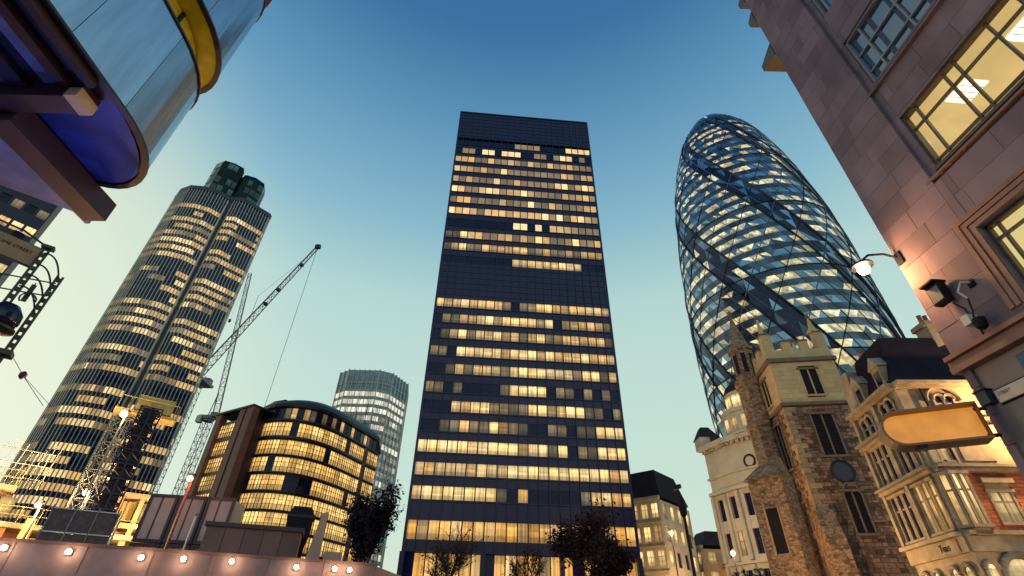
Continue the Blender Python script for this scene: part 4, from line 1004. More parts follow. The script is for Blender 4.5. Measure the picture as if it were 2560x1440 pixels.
# blade sign
def blade_sign():
    P0, P1 = V((9.82, 9.55, 0)), V((8.15, 10.35, 0)); q = Pl(P1, P0)      # faces the camera
    t = thing('blade_sign', q.at(q.len, 5.0, 0), 'rounded amber blade sign jutting out from the stone wall', 'sign')
    m_rim = M('sign_rim', (.34, .16, .09), .5, .1, .15, 3); m_face = LIT('amber_sign_face', (1, .38, .05), .62, .68, 'obj', 2.5, .2, room=False)
    h0, h1 = 5.02, 5.78; r_ = (h1-h0)/2; zc = (h0+h1)/2
    def outl(rr, dep):
        return [q.at(r_ + rr*math.cos(math.pi/2 + math.pi*i/12), zc + rr*math.sin(math.pi/2 + math.pi*i/12), dep) for i in range(13)] + [q.at(q.len-.08, zc-rr, dep), q.at(q.len-.08, zc+rr, dep)]
    MB().loft([outl(r_, -.24), outl(r_, .24), outl(r_-.045, .24), outl(r_-.045, .0)], cap=False).build('rim', m_rim, t)
    b = MB(); b.add(outl(r_-.045, .01), [tuple(range(15))]); b.build('face', m_face, t)
    b = MB(); b.add(outl(r_, -.23), [tuple(range(15))[::-1]]); b.build('back_panel', m_rim, t)
    for z in (h0+.1, h1-.1): MB().tube(q.at(q.len-.1, z, 0), q.at(q.len+.12, z, -.02), .04).build('mounting_arm', m_dsteel, t)
    for u in (.5, .62): q.pc('clamp', m_dsteel, t, u, u+.05, h0-.06, h0+.02, -.1, .17)
blade_sign()
# things fixed to the stone wall
def on_wall():
    p = swp
    t = thing('floodlight', p.at(.7, 8.1, .05), 'dark box floodlight fixed on the stone wall beside a cable', 'floodlight')
    p.pc('housing', m_black, t, .52, .86, 8.0, 8.5, .10, .30); p.pc('lens', m_gsteel, t, .55, .83, 8.05, 8.42, .30, .315); p.pc('visor', m_black, t, .5, .88, 8.5, 8.54, .06, .42)
    MB().tube(p.at(.69, 8.25, -.02), p.at(.69, 8.25, .12), .04).build('bracket', m_dsteel, t)
    MB().path([p.at(.72, 8.0, .05), p.at(.86, 7.75, .03), p.at(.9, 7.4, .02), p.at(.9, 7.0, .02)], .014).build('cable', m_black, t)
    t = thing('security_camera', p.at(1.1, 7.7, .05), 'white security camera on an arm below the floodlight on the stone wall', 'camera')
    MB().path([p.at(1.3, 8.15, .02), p.at(1.22, 8.2, .18), p.at(1.12, 8.0, .26), p.at(1.18, 7.8, .2)], .022).build('upper_arm', m_wpaint, t)
    MB().path([p.at(1.18, 7.8, .2), p.at(1.15, 7.5, .24), p.at(1.12, 7.3, .28)], .02).build('lower_arm', m_black, t)
    p.pc('camera_body', m_wpaint, t, .95, 1.12, 7.2, 7.42, .16, .4); MB().lathe(p.at(1.18, 7.12, .28), [(.02, -.12), (.1, -.06), (.12, .04), (.12, .14), (.05, .18)], 12).build('camera_dome', m_black, t)
    p.pc('wall_bracket', m_black, t, 1.22, 1.36, 8.05, 8.2, -.02, .05)
    t = thing('street_name_plate', p.at(.7, 5.75, .0), 'white street name plate on the lower stone wall', 'sign')
    m_pl = M('enamel_white', (.62, .52, .44), .4, 0, .1, 4)
    p.pc('plate', m_pl, t, .36, 1.3, 5.74, 6.0, -.12, -.07)
    lettering('lettering', 'STREET', .085, M('dark_red_enamel', (.10, .02, .03), .4), t, p.at(.42, 5.88, -.066), p.d, V((0, 0, 1)), .003)
    p.pc('backing_board', m_black, t, .34, 1.32, 5.70, 6.04, -.13, -.115)
    t = thing('alarm_box', p.at(.15, 5.9, 0), 'dark blue alarm box left of the white street name plate', 'box')
    p.pc('box_body', M('navy_box', (.015, .02, .06), .4), t, .06, .30, 5.78, 6.06, -.12, .06); p.pc('box_lid', m_black, t, .04, .32, 6.06, 6.09, -.12, .08)
    t = thing('blue_enamel_sign', p.at(1.3, 6.2, 0), 'blue enamel panel at the right edge above the street name plate', 'sign')
    p.pc('panel', M('blue_enamel', (.03, .09, .22), .4), t, 1.14, 2.2, 6.04, 6.42, -.12, -.06); p.pc('panel_frame', m_black, t, 1.12, 2.22, 6.02, 6.44, -.13, -.09)
on_wall()

# ================================================================ steel clad stair tower, near left
def steel_tower():
    m_ss = M('stainless_steel', (.40, .46, .55), .24, 1.0, .22, .8, .05, None, stretch=(2.5, 2.5, .25)); m_rim = M('dark_steel_rim', (.05, .035, .04), .4, .6, .2, 2)
    m_brn = M('brown_steel_beam', (.05, .022, .03), .5, .2, .2, 1.5); m_bl = M('blue_soffit', (.035, .05, .26), .35, .3, .6, .9); m_lb = M('pale_blue_soffit', (.15, .17, .34), .5, .1, .35, .9); m_dk = M('dark_soffit', (.02, .014, .05), .5, .1, .2, 1)  # the floodlights' blue is put into the soffit colours
    m_yl = M('yellow_soffit', (.62, .52, .03), .6, 0, .2, 1.5, .05)
    t = thing('steel_stair_tower', (-18.5, 8, 0), 'rounded stainless steel stair tower with blue lit underside looming at top left', 'building')
    XE, XW, YA = -15.25, -21.0, 11.3; cx = (XE+XW)/2; rx = (XE-XW)/2; ry = 4.1; Y0 = -6.0
    def outline(off=0):
        P = [V((XE+off, Y0 + i*(YA-Y0)/6, 0)) for i in range(6)]
        P += [V((cx + (rx+off)*math.cos(math.pi*i/20), YA + (ry+off)*math.sin(math.pi*i/20), 0)) for i in range(21)]
        P += [V((XW-off, YA - (i+1)*(YA-Y0)/6, 0)) for i in range(6)]
        return P
    mods = [(18.0, 23.7, 0), (25.8, 33.4, .22), (35.4, 43.0, .22)]
    up = lambda P, z: [V((p.x, p.y, z)) for p in P]
    for mi, (z0, z1, off) in enumerate(mods):
        P = outline(off); I = outline(off-.12)
        cuts = [0, 1, 2, 3, 4, 5, 6, 11, 16, 21, 26, 27, 28, 29, 30, 31, 32]
        for a, b in zip(cuts, cuts[1:]):
            seg = P[a:b+1]; ins = I[a:b+1]
            if len(seg) < 2: continue
            g = .012
            seg = list(seg); seg[0] = seg[0].lerp(seg[1], g/max(.1, (seg[1]-seg[0]).length)); seg[-1] = seg[-1].lerp(seg[-2], g/max(.1, (seg[-1]-seg[-2]).length))
            mb = MB(); mb.loft([up(seg, z0+.1), up(seg, z1)], cap=False, close=False); mb.loft([up(seg, z1), up(ins, z1)], cap=False, close=False); mb.loft([up(ins, z0+.1), up(seg, z0+.1)], cap=False, close=False)
            o = mb.build('steel_panel', m_ss, t, smooth=False)
        MB().loft([up(outline(off-.05), z0+.12), up(outline(off-.05), z1-.02)], cap=True).build('module_core', m_rim, t)
        for zz in (z0, z1-.06):
            O, I2 = outline(off+.07), outline(off-.18)
            mb = MB(); mb.loft([up(I2, zz), up(O, zz), up(O, zz+.12), up(I2, zz+.12)], cap=False, close=False); mb.build('edge_rim', m_rim, t)
        if mi: MB().add(up(outline(off-.17), z0+.05), [tuple(range(len(P)))[::-1]]).build('yellow_soffit', m_yl, t)
        if mi < 2:
            Q = outline(-.9); MB().loft([up(Q, z1), up(Q, mods[mi+1][0])], cap=False, close=False).build('stair_lobby_wall', m_yl, t)
            for i in (6, 12, 18): MB().tube(Q[i] + V((0, 0, z1)), Q[i] + V((0, 0, mods[mi+1][0])), .12).build('lobby_post', m_dk, t)
    # soffit of the lowest module: rounded end panel, long strips, beams
    z = 18.0
    E1 = [V((cx + (rx-.2)*math.cos(math.pi*i/20), 10.9 + (ry+.15)*math.sin(math.pi*i/20), z+.03)) for i in range(21)]
    MB().add(E1, [tuple(range(21))[::-1]]).build('soffit_end_panel', m_bl, t)
    MB().box(cx-rx+.2, cx+rx-.2, Y0, 10.9, z+.02, z+.1).build('soffit', m_dk, t)
    for x0, x1, mm, nm in ((-15.75, -15.45, m_brn, 'long_beam'), (-16.75, -16.35, m_brn, 'long_beam'), (-17.45, -16.95, m_lb, 'soffit_strip'), (-18.6, -17.9, m_dk, 'long_beam'), (-19.3, -18.8, m_lb, 'soffit_strip'), (-20.6, -19.8, m_brn, 'long_beam')):
        MB().box(x0, x1, Y0, 10.2, z-.32 if 'beam' in nm else z-.05, z+.0).build(nm, mm, t)
    MB().box(-22.6, -15.9, 10.25, 11.0, z-.75, z-.02).build('cross_beam', m_brn, t)
    MB().box(-16.35, -15.88, 10.2, 11.05, z-.78, z-.3).build('beam_end_plate', M('lit_beam_end', (.62, .40, .22), .6), t)  # light on the beam end is put into this pale colour
    MB().box(-19.75, -18.75, 11.05, 16.4, z-1.15, z-.1).build('end_beam', m_brn, t)
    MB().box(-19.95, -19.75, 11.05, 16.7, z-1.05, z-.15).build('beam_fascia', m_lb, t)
    g = [V((-26, 10.5, z-.9)), V((-19.96, 10.5, z-.9)), V((-19.96, 16.2, z-.9)), V((-22.6, 14.2, z-.9)), V((-26, 12.5, z-.9))]
    MB().loft([g, [x+V((0, 0, .5)) for x in g]]).build('lower_soffit', m_lb, t)
    for x, y in ((-26.5, 4.0), (-26.5, -3.5)): MB().tube((x, y, 0), (x, y, z-.9), .42, n=14).build('column', m_conc, t)
    MB().box(-27, -15.9, 3.6, 4.4, z-.9, z-.33).build('cross_beam', m_brn, t)
    # blue floodlights below the underside
    return t
steel_tower()
def blue_flood(loc, power, label):
    t = thing('blue_floodlight', loc, label, 'floodlight', 'blue floodlights under the steel tower'); loc = V(loc)
    MB().lathe(loc, [(.16, -.3), (.18, -.28), (.2, 0)], 10).build('housing', m_black, t); MB().lathe(loc, [(.17, .0), (.17, .02)], 10).build('lens', GLOW('blue_lens', (.2, .3, 1), 6), t)
    lamp_light('floodlight_glow', loc + V((0, 0, .3)), power, (.22, .30, 1.0), .25, t)
for l_ in ((-17.6, 13.0, 13.0), (-18.0, 4.0, 12.5)): blue_flood(l_, 330, 'blue floodlight hidden below the rounded steel tower' if l_[1] > 5 else 'blue floodlight below the long side of the steel tower')

# ================================================================ street sign frame at the left edge
def sign_frame():
    m_f = M('sign_frame_steel', (.06, .055, .045), .5, .4, .2, 5)
    D = 16.0
    t = thing('steel_sign_post', at_d(0, 900, D) * 1.0 - V((0, 0, at_d(0, 900, D).z)), 'perforated steel post frame with curved hoops at the left edge', 'post')
    def post(c, z0, z1, w_=.16):
        mb = MB(); u = V((.75, .66, 0)); n_ = V((.66, -.75, 0))
        mb.cbox(c + u*(w_/2-.025) + V((0, 0, (z0+z1)/2)), u*.05, n_*.05, V((0, 0, z1-z0))); mb.cbox(c - u*(w_/2-.025) + V((0, 0, (z0+z1)/2)), u*.05, n_*.05, V((0, 0, z1-z0)))
        z = z0
        while z < z1: mb.cbox(c + V((0, 0, z+.06)), u*(w_-.08), n_*.046, V((0, 0, .12))); z += .22
        return mb
    c1 = V((-12.47, 10.02, 0)); c2 = V((-12.12, 10.47, 0))
    post(c1, 7.6, 9.85).build('perforated_upright', m_f, t); post(c2, 6.9, 9.28).build('perforated_upright', m_f, t)
    MB().tube(c2 + V((-.02, -.02, 0)), c2 + V((-.02, -.02, 7.0)), .05, n=10).build('pole', m_f, t)
    MB().cbox(c1 + V((0, 0, 9.9)), V((.22, .16, 0)), V((.12, -.16, 0)), V((0, 0, .08))).build('cap', m_f, t)
    mid = (c1+c2)/2; u = (c2-c1).normalized(); n_ = V((u.y, -u.x, 0))
    for k, z in enumerate((9.72, 9.35, 9.0, 8.65)):
        pts = [c1.lerp(c2, i/8) + n_*.22*math.sin(math.pi*i/8) + V((0, 0, z - .55*(i/8)**1.6)) for i in range(9)]; MB().path(pts, .022, 6).build('hoop', m_f, t)
    for z in (9.0, 8.6): MB().tube(c1 + V((-.9, -.3, z-.1)), c2 + V((0, 0, z+.05)), .018).build('strut', m_f, t)
    MB().path([c1 + V((-.95, -1.0, 10.15)), c1 + V((-.4, -.45, 10.1)), c1 + V((0, 0, 9.9))], .025).build('top_stay', m_f, t)
    pts = [mid + n_*.1 + u*(.16*math.cos(a*.5)) + V((0, 0, 8.35 + .16*math.sin(a*.5))) for a in range(9)]; MB().path(pts, .02).build('scroll', m_f, t)
    post(mid - u*.05, 8.3, 8.8, .1).build('inner_bracket', m_f, t)
    MB().cbox(c2 + V((-.55, -.4, 6.95)), V((1.3, .95, 0)), V((.2, -.28, 0)), V((0, 0, .12))).build('base_rail', m_f, t)
    t2 = thing('hanging_street_sign', V((-12.75, 9.65, 9.2)), 'brown street sign plate held by the perforated steel frame', 'sign')
    q = Pl((-13.05, 9.27), (-12.52, 9.97)); m_p = M('brown_sign_plate', (.34, .22, .13), .6, 0, .15, 5)
    q.pc('plate', m_p, t2, 0, q.len, 9.24, 9.80, -.04, 0); q.pc('plate_edge', m_brn_edge, t2, -.03, q.len+.03, 9.2, 9.84, -.06, -.042)
    lettering('lettering', 'LIME STREET', .125, m_black, t2, q.at(.06, 9.55, .004), q.d, V((0, 0, 1)), .002)
    t3 = thing('dark_lamp_dome', at_d(12, 795, D), 'dark domed lamp with a blue sheen below the street sign', 'lamp')
    c = at_d(8, 790, D); MB().lathe(c, [(.03, .36), (.2, .3), (.34, .1), (.36, -.1), (.3, -.28), (.12, -.34)], 18).build('dome', M('glossy_navy', (.012, .012, .05), .15, .2, .2, 4), t3, smooth=True)
    MB().lathe(c, [(.38, -.30), (.38, -.36), (.1, -.4)], 18).build('rim', m_f, t3)
m_brn_edge = M('brown_sign_edge', (.18, .11, .07), .6)
sign_frame()

# ================================================================ building site behind the hoarding
H0, H1 = V((-24.0, 19.9, 0)), V((-6.4, 27.45, 0))
hq = Pl(H0, H1); HZ = 4.55
def hoarding():
    m_h = M('hoarding_panel', (.235, .165, .20), .6, 0, .3, 1.3, .05, 'obj', .2); m_c = M('hoarding_trim', (.16, .09, .09), .6)
    t = thing('site_hoarding', hq.at(hq.len/2, 0, 0), 'pinkish timber hoarding round the building site with lamps along its top', 'fence')
    n = 8; w_ = hq.len/n
    for i in range(n): hq.pc('hoarding_board', m_h, t, i*w_+.01, (i+1)*w_-.01, .05, HZ-.12, -.08, 0); hq.pc('batten', m_h, t, i*w_-.06, i*w_+.06, .05, HZ-.13, .0, .035)
    hq.pc('top_rail', m_c, t, -.05, hq.len+.05, HZ-.12, HZ, -.14, .05); hq.pc('mid_rail', m_h, t, 0, hq.len, 2.6, 2.72, .0, .03)
    for i in range(n+1): hq.pc('back_post', m_c, t, i*w_-.06, i*w_+.06, 0, HZ-.13, -.25, -.09)
    hq.pc('site_door', m_c, t, 1.2, 2.2, .05, 3.6, .0, .05)
    r2 = Pl(H1, H1 + V((1.5, 14, 0)))
    for i in range(6): r2.pc('hoarding_board', m_h, t, i*2.3+.01, (i+1)*2.3-.01, .05, HZ-.12, -.08, 0)
hoarding()
for i, px in enumerate((15, 175, 355, 460, 580, 740, 835, 872)):
    y = (1371, 1381, 1395, 1399, 1405, 1419, 1423, 1426)[i]; u, z = hq.px(px, y)
    desc = ['first lamp on the hoarding at the left edge of the picture', 'second hoarding lamp below the dark lattice mast', 'third hoarding lamp below the grey cabins', 'fourth hoarding lamp beneath the red beacon pole', 'fifth hoarding lamp in front of the brown shed', 'sixth hoarding lamp under the tapering pier', 'seventh hoarding lamp close to the right end', 'last hoarding lamp at the right end beside the dark tree'][i]
    c = hq.at(u, z, .22)
    t = thing('bulkhead_lamp', c, desc, 'lamp', 'bulkhead lamps along the hoarding')
    MB().lathe(c, [(.03, -.10), (.08, -.07), (.105, 0), (.08, .07), (.03, .10)], 12).build('globe', g_white, t, smooth=True)
    hq.pc('back_box', m_dsteel, t, u-.1, u+.1, z-.1, z+.1, .0, .1); MB().tube(hq.at(u, z+.12, .06), hq.at(u, z+.12, .3), .02).build('guard', m_dsteel, t)
    lamp_light('lamp_glow', hq.at(u, z-.02, .55), 22, (1, .50, .18), .12, t)

def lattice(mb, c, w_, z0, z1, r_=.06, rb=.035, step=None, u=None):
    u = (u or V((1, 0, 0))).normalized(); v = V((-u.y, u.x, 0)); h = w_/2; step = step or w_
    P = [c + u*a*h + v*b*h for a, b in ((-1, -1), (1, -1), (1, 1), (-1, 1))]
    for p in P: mb.tube(p + V((0, 0, z0)), p + V((0, 0, z1)), r_, n=4)
    n = max(1, int((z1-z0)/step)); st = (z1-z0)/n
    for k in range(n):
        a, b = z0+k*st, z0+(k+1)*st
        for i in range(4):
            p, q = P[i], P[(i+1) % 4]
            if k % 2: p, q = q, p
            mb.tube(p + V((0, 0, a)), q + V((0, 0, b)), rb, n=4); mb.tube(P[i] + V((0, 0, b)), P[(i+1) % 4] + V((0, 0, b)), rb, n=4)
    return mb
def boom(mb, a, b, w0, w1, r_=.07, rb=.03, n=14):      # tapering lattice boom, triangular section
    a, b = V(a), V(b); t_ = (b-a).normalized(); s_ = t_.cross(V((0, 0, 1))).normalized(); u = s_.cross(t_)
    def sec(f): c = a.lerp(b, f); w_ = w0+(w1-w0)*f; return [c - s_*w_/2, c + s_*w_/2, c + u*w_*.9]
    S = [sec(i/n) for i in range(n+1)]
    for i in range(3): mb.tube(S[0][i], S[-1][i], r_, n=5)
    for k in range(n):
        for i in range(3):
            j = (i+1) % 3; mb.tube(S[k][i], S[k+1][j] if k % 2 else S[k+1][i], rb, n=4); mb.tube(S[k][i], S[k][j], rb, n=4); mb.tube(S[k][j], S[k+1][i], rb, n=4)
    return mb
m_crane = M('crane_grey_blue', (.20, .22, .25), .5, .2, .2, 2); m_rust = M('red_crane_steel', (.22, .07, .05), .5, .2, .2, 2)
def crane_steep():
    c = at_d(522, 1045, 152); c0 = V((c.x, c.y, 0)); zt = c.z
    t = thing('luffing_crane', c0, 'lattice crane with steeply raised jib above the brown office roof', 'crane')
    lattice(MB(), c0, 1.9, 0, zt-1.0, .11, .06, 1.9).build('mast', m_crane, t)
    MB().lathe(c0 + V((0, 0, zt-1)), [(1.3, 0), (1.3, .5), (1.6, .5), (1.6, 1.1)], 12).build('slew_ring', m_crane, t)
    MB().box(c0.x-2.2, c0.x+2.2, c0.y-1.2, c0.y+1.2, zt+.1, zt+.5).build('machine_deck', m_crane, t)
    MB().box(c0.x-2.4, c0.x-1.2, c0.y-1.6, c0.y-.2, zt-1.6, zt+.1).build('operator_cab', m_wpaint, t)
    MB().box(c0.x-.8, c0.x+.9, c0.y+1.2, c0.y+3.0, zt+.5, zt+2.2).build('counterweight', m_conc, t)
    tip = at_d(625, 682, 145); foot = at_d(540, 1030, 152)
    boom(MB(), foot, tip, 1.7, 1.0, .11, .05, 18).build('jib', m_crane, t)
    apex = c0 + V((-1.0, 1.5, zt+8)); MB().tube(c0 + V((-.8, .5, zt+.5)), apex, .12).tube(c0 + V((-.9, 2.8, zt+.5)), apex, .1).build('a_frame', m_crane, t)
    MB().tube(apex, foot.lerp(tip, .92), .04, n=4).build('luffing_rope', m_dsteel, t)
    MB().tube(tip, tip + V((0, 0, -17)), .03, n=4).build('hoist_rope', m_dsteel, t)
    MB().lathe(tip + V((0, 0, -18.2)), [(.1, 0), (.35, .3), (.35, 1.0), (.1, 1.3)], 8).build('hook_block', m_dsteel, t)
crane_steep()
def crane_long():
    piv = at_d(500, 935, 232); tip = at_d(795, 617, 186)
    base = V((piv.x-3, piv.y+6, 0))
    t = thing('long_jib_crane', base, 'crane with long inclined lattice jib reaching up from behind the lobed tower', 'crane')
    lattice(MB(), base, 2.6, 0, piv.z+2, .16, .09, 2.6).build('mast', m_crane, t)
    MB().box(base.x-3, base.x+3.2, base.y-7, base.y+6, piv.z-1.2, piv.z-.2).build('machine_deck', m_crane, t)
    MB().box(base.x-2, base.x+2, base.y+3, base.y+6, piv.z-.2, piv.z+2.5).build('counterweight', m_conc, t)
    boom(MB(), piv, tip, 3.4, 1.3, .22, .08, 26).build('jib', m_crane, t)
    d = (tip-piv)
    for f_ in (.55, .66, .86): MB().cbox(piv + d*f_ + V((0, 0, -.6)), V((1.4, 0, 0)), V((0, 1.4, 0)), V((0, 0, 1.1))).build('pulley_block', m_dsteel, t)
    MB().cbox(tip, V((2.2, 0, 0)), V((0, 1.4, 0)), V((0, 0, 1.8))).build('jib_head', m_dsteel, t)
    zt = at_d(668, 1015, 186).z; MB().tube(tip, V((tip.x, tip.y, zt-6)), .09, n=4).build('hoist_rope', m_dsteel, t)
    MB().tube(piv + d*.40, piv + d*.40 + V((-2, 3, 16)), .12, n=4).tube(piv + d*.40 + V((-2, 3, 16)), piv + d*.96, .06, n=4).build('luffing_stay', m_crane, t)
    MB().lathe(V((tip.x, tip.y, zt-7.5)), [(.2, 0), (.6, .5), (.6, 1.2), (.1, 1.6)], 8).build('hook_block', m_dsteel, t)
crane_long()
def dark_mast():
    c = azd(-37.45, 41); t = thing('dark_hoist_mast', c, 'thick dark lattice hoist mast standing in front of the lobed tower', 'mast')
    u = V((math.cos(R(-37.45)), -math.sin(R(-37.45)), 0))
    m_dm = M('navy_lattice', (.012, .012, .035), .5, .2, .2, 3)
    for i, off in enumerate((-.33, .33)): lattice(MB(), c + u*off, .62, 3.0, 14.2, .055, .04, .5, u).build('lattice_column', m_dm, t)
    for z in [3.2 + k*.9 for k in range(12)]: MB().cbox(c + V((0, 0, z)), u*1.36, V((-u.y, u.x, 0))*.7, V((0, 0, .1))).build('tie_frame', m_dm, t)
    MB().cbox(c + V((0, 0, 9)), u*.9, V((-u.y, u.x, 0))*.2, V((0, 0, 10.4))).build('mast_sheeting', m_dm, t)
    lattice(MB(), c, 1.1, 0, 3.2, .07, .05, .8, u).build('mast_base', m_dm, t)
    c2 = azd(-39.0, 53); t2 = thing('grey_lattice_mast', c2, 'slim grey lattice mast with a floodlit platform on top', 'mast')
    lattice(MB(), c2, 1.3, 0, 16.6, .08, .05, 1.1).build('lattice_column', M('dull_mast_steel', (.07, .075, .10), .6, .2, .2, 2), t2)
    m_plat = M('yellow_platform', (.45, .33, .12), .6, 0, .2, 1.5)  # yellow of the lighting is put into the base colour
    pc_ = azd(-37.7, 52.6)
    uu = V((math.cos(R(-38)), math.sin(R(38)), 0)); vv = V((-uu.y, uu.x, 0))
    MB().cbox(pc_ + V((0, 0, 17.0)), uu*4.6, vv*1.8, V((0, 0, .25))).build('platform_deck', m_plat, t2)
    MB().cbox(pc_ + V((0, 0, 18.0)) + uu*.4, uu*2.8, vv*1.2, V((0, 0, 1.3))).build('machine_housing', m_plat, t2)
    mb = MB()
    for k in range(7): mb.tube(pc_ + uu*(-2.2+k*.73) - vv*.85 + V((0, 0, 17.1)), pc_ + uu*(-2.2+k*.73) - vv*.85 + V((0, 0, 18.2)), .03, n=4)
    mb.tube(pc_ - uu*2.2 - vv*.85 + V((0, 0, 18.2)), pc_ + uu*2.2 - vv*.85 + V((0, 0, 18.2)), .035, n=4); mb.build('handrail', m_plat, t2)
    MB().tube(c2 + V((0, 0, 16.6)), pc_ + V((0, 0, 17)), .15).build('support_arm', m_crane, t2)
dark_mast()
def site_flood(px, py, D, power, label, col=(1, .72, .30), mat=None, rad=.25, name='site_floodlight', pole=True, glow=None):
    c = at_d(px, py, D); t = thing(name, V((c.x, c.y, 0)), label, 'floodlight' if name == 'site_floodlight' else 'lamp')
    MB().lathe(c, [(.04, -rad), (rad*.8, -rad*.6), (rad, 0), (rad*.6, rad*.7), (.04, rad)], 12).build('lamp_globe', mat or g_white, t, smooth=True)
    MB().cbox(c + V((0, .12, rad+.06)), V((rad*2, 0, 0)), V((0, rad*1.4, 0)), V((0, 0, .1))).build('hood', m_dsteel, t)
    if pole: MB().tube((c.x, c.y+.25, 0), (c.x, c.y+.25, c.z+.1), .07, n=6).build('pole', glow or m_gsteel, t)
    lamp_light('lamp_glow', c + V((0, -rad-.25, -.1)), power, col, rad, t)
site_flood(310, 1035, 49.5, 800, 'brilliant site floodlight below the mast platform')
site_flood(475, 1196, 33.5, 120, 'red beacon lamp on a pole above the grey cabins', (1, .3, .15), g_red, .16, 'beacon_lamp', True, m_rust)
site_flood(95, 1262, 40, 900, 'yellow work lamp low in the building site at the left', (1, .66, .22), g_warm, .14)
site_flood(215, 1232, 52, 1100, 'yellow work lamp glowing between the masts', (1, .66, .22), g_warm, .22)

def site_frame():
    m_sl = M('site_concrete', (.38, .32, .22), .85, 0, .3, .6, .2); m_pr = M('orange_prop', (.45, .16, .06), .6, 0, .2, 2); m_yf = M('yellow_formwork', (.50, .36, .12), .7, 0, .25, .8)
    t = thing('concrete_building_frame', azd(-43, 62), 'unfinished concrete frame with floodlit decks and orange props at lower left', 'building')
    lt = LIT('work_light', (1, .62, .18), .8, 1.8, 'obj', 1.0, .6)  # glow of added screens, standing in for golden site light
    u = V((math.cos(R(-43)), math.sin(R(43)), 0)); v = V((-u.y, u.x, 0)); c = azd(-43, 58)
    rng = random.Random(6)
    for k, (z, l0, l1, th) in enumerate(((5.6, -14, 13, .35), (7.8, -14, 12.2, .35), (10.2, -14, -.6, .35))):
        MB().cbox(c + u*(l0+l1)/2 + V((0, 0, z)), u*(l1-l0), v*9, V((0, 0, th))).build('deck', m_sl, t)
        x = l0+.4
        while x < l1:
            MB().cbox(c + u*x - v*4.0 + V((0, 0, z-1.5)), u*.4, v*.4, V((0, 0, 2.6))).build('column', m_pr if rng.random() < .5 else m_sl, t)
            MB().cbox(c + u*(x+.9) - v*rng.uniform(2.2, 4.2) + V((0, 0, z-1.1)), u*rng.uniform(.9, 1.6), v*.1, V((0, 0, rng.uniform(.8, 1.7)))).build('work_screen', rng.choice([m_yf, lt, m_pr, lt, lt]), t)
            x += 1.5
        mb = MB(); x = l0
        while x < l1: mb.tube(c + u*x - v*4.45 + V((0, 0, z+.2)), c + u*x - v*4.45 + V((0, 0, z+1.3)), .03, n=4); x += 1.2
        for zz in (.7, 1.25): mb.tube(c + u*l0 - v*4.45 + V((0, 0, z+zz)), c + u*l1 - v*4.45 + V((0, 0, z+zz)), .03, n=4)
        mb.build('guard_rail', m_yf, t)
    # reinforcement cage at the left
    mb = MB()
    cc = c - u*1.2 - v*3
    for i in range(9): mb.tube(cc + u*(i*.42-1.6) + V((0, 0, 10.5)), cc + u*(i*.42-1.6+.2) + V((0, 0, 13.6 + .5*math.sin(i))), .045, n=4)
    for z in (11.2, 12.2, 13.2): mb.tube(cc - u*1.7 + V((0, 0, z)), cc + u*1.9 + V((0, 0, z)), .04, n=4)
    mb.build('rebar_cage', m_wpaint, t)
    MB().cbox(c + u*1.2 - v*5 + V((0, 0, 6.0)), u*.55, v*.2, V((0, 0, 4.6))).build('lit_shutter_board', M('bright_timber', (.60, .46, .2), .6), t)  # the board's yellow lit look is put into its colour
    # second part right of the tower, orange netting
    c3 = azd(-33.4, 64); u3 = V((math.cos(R(-33)), math.sin(R(33)), 0)); v3 = V((-u3.y, u3.x, 0))
    t2 = thing('floodlit_concrete_core', c3, 'floodlit orange concrete decks between lobed tower and brown office', 'building')
    for z in (7.0, 9.6, 12.2): MB().cbox(c3 + V((0, 0, z)), u3*8, v3*6, V((0, 0, .4))).build('deck', m_sl, t2)
    for i in range(5):
        for z in (5.8, 8.3, 10.9): 
            MB().cbox(c3 + u3*(i*1.7-3.4) - v3*2.6 + V((0, 0, z)), u3*.4, v3*.4, V((0, 0, 2.2))).build('column', m_sl, t2)
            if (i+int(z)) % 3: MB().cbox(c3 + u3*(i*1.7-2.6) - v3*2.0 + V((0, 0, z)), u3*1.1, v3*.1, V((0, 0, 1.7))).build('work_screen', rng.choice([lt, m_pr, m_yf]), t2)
    MB().cbox(c3 + V((0, 0, 3)), u3*7.6, v3*5.6, V((0, 0, 6))).build('base_wall', m_yf, t2)
    lamp_light('work_light_glow', c3 - v3*5 + V((0, 0, 9)), 2600, (1, .50, .15), .3, t2)
    lamp_light('work_light_glow', c + u*-4 - v*7 + V((0, 0, 8)), 4200, (1, .58, .24), .3, t); lamp_light('work_light_glow', c + u*5 - v*7 + V((0, 0, 7)), 3800, (1, .55, .22), .3, t)
site_frame()
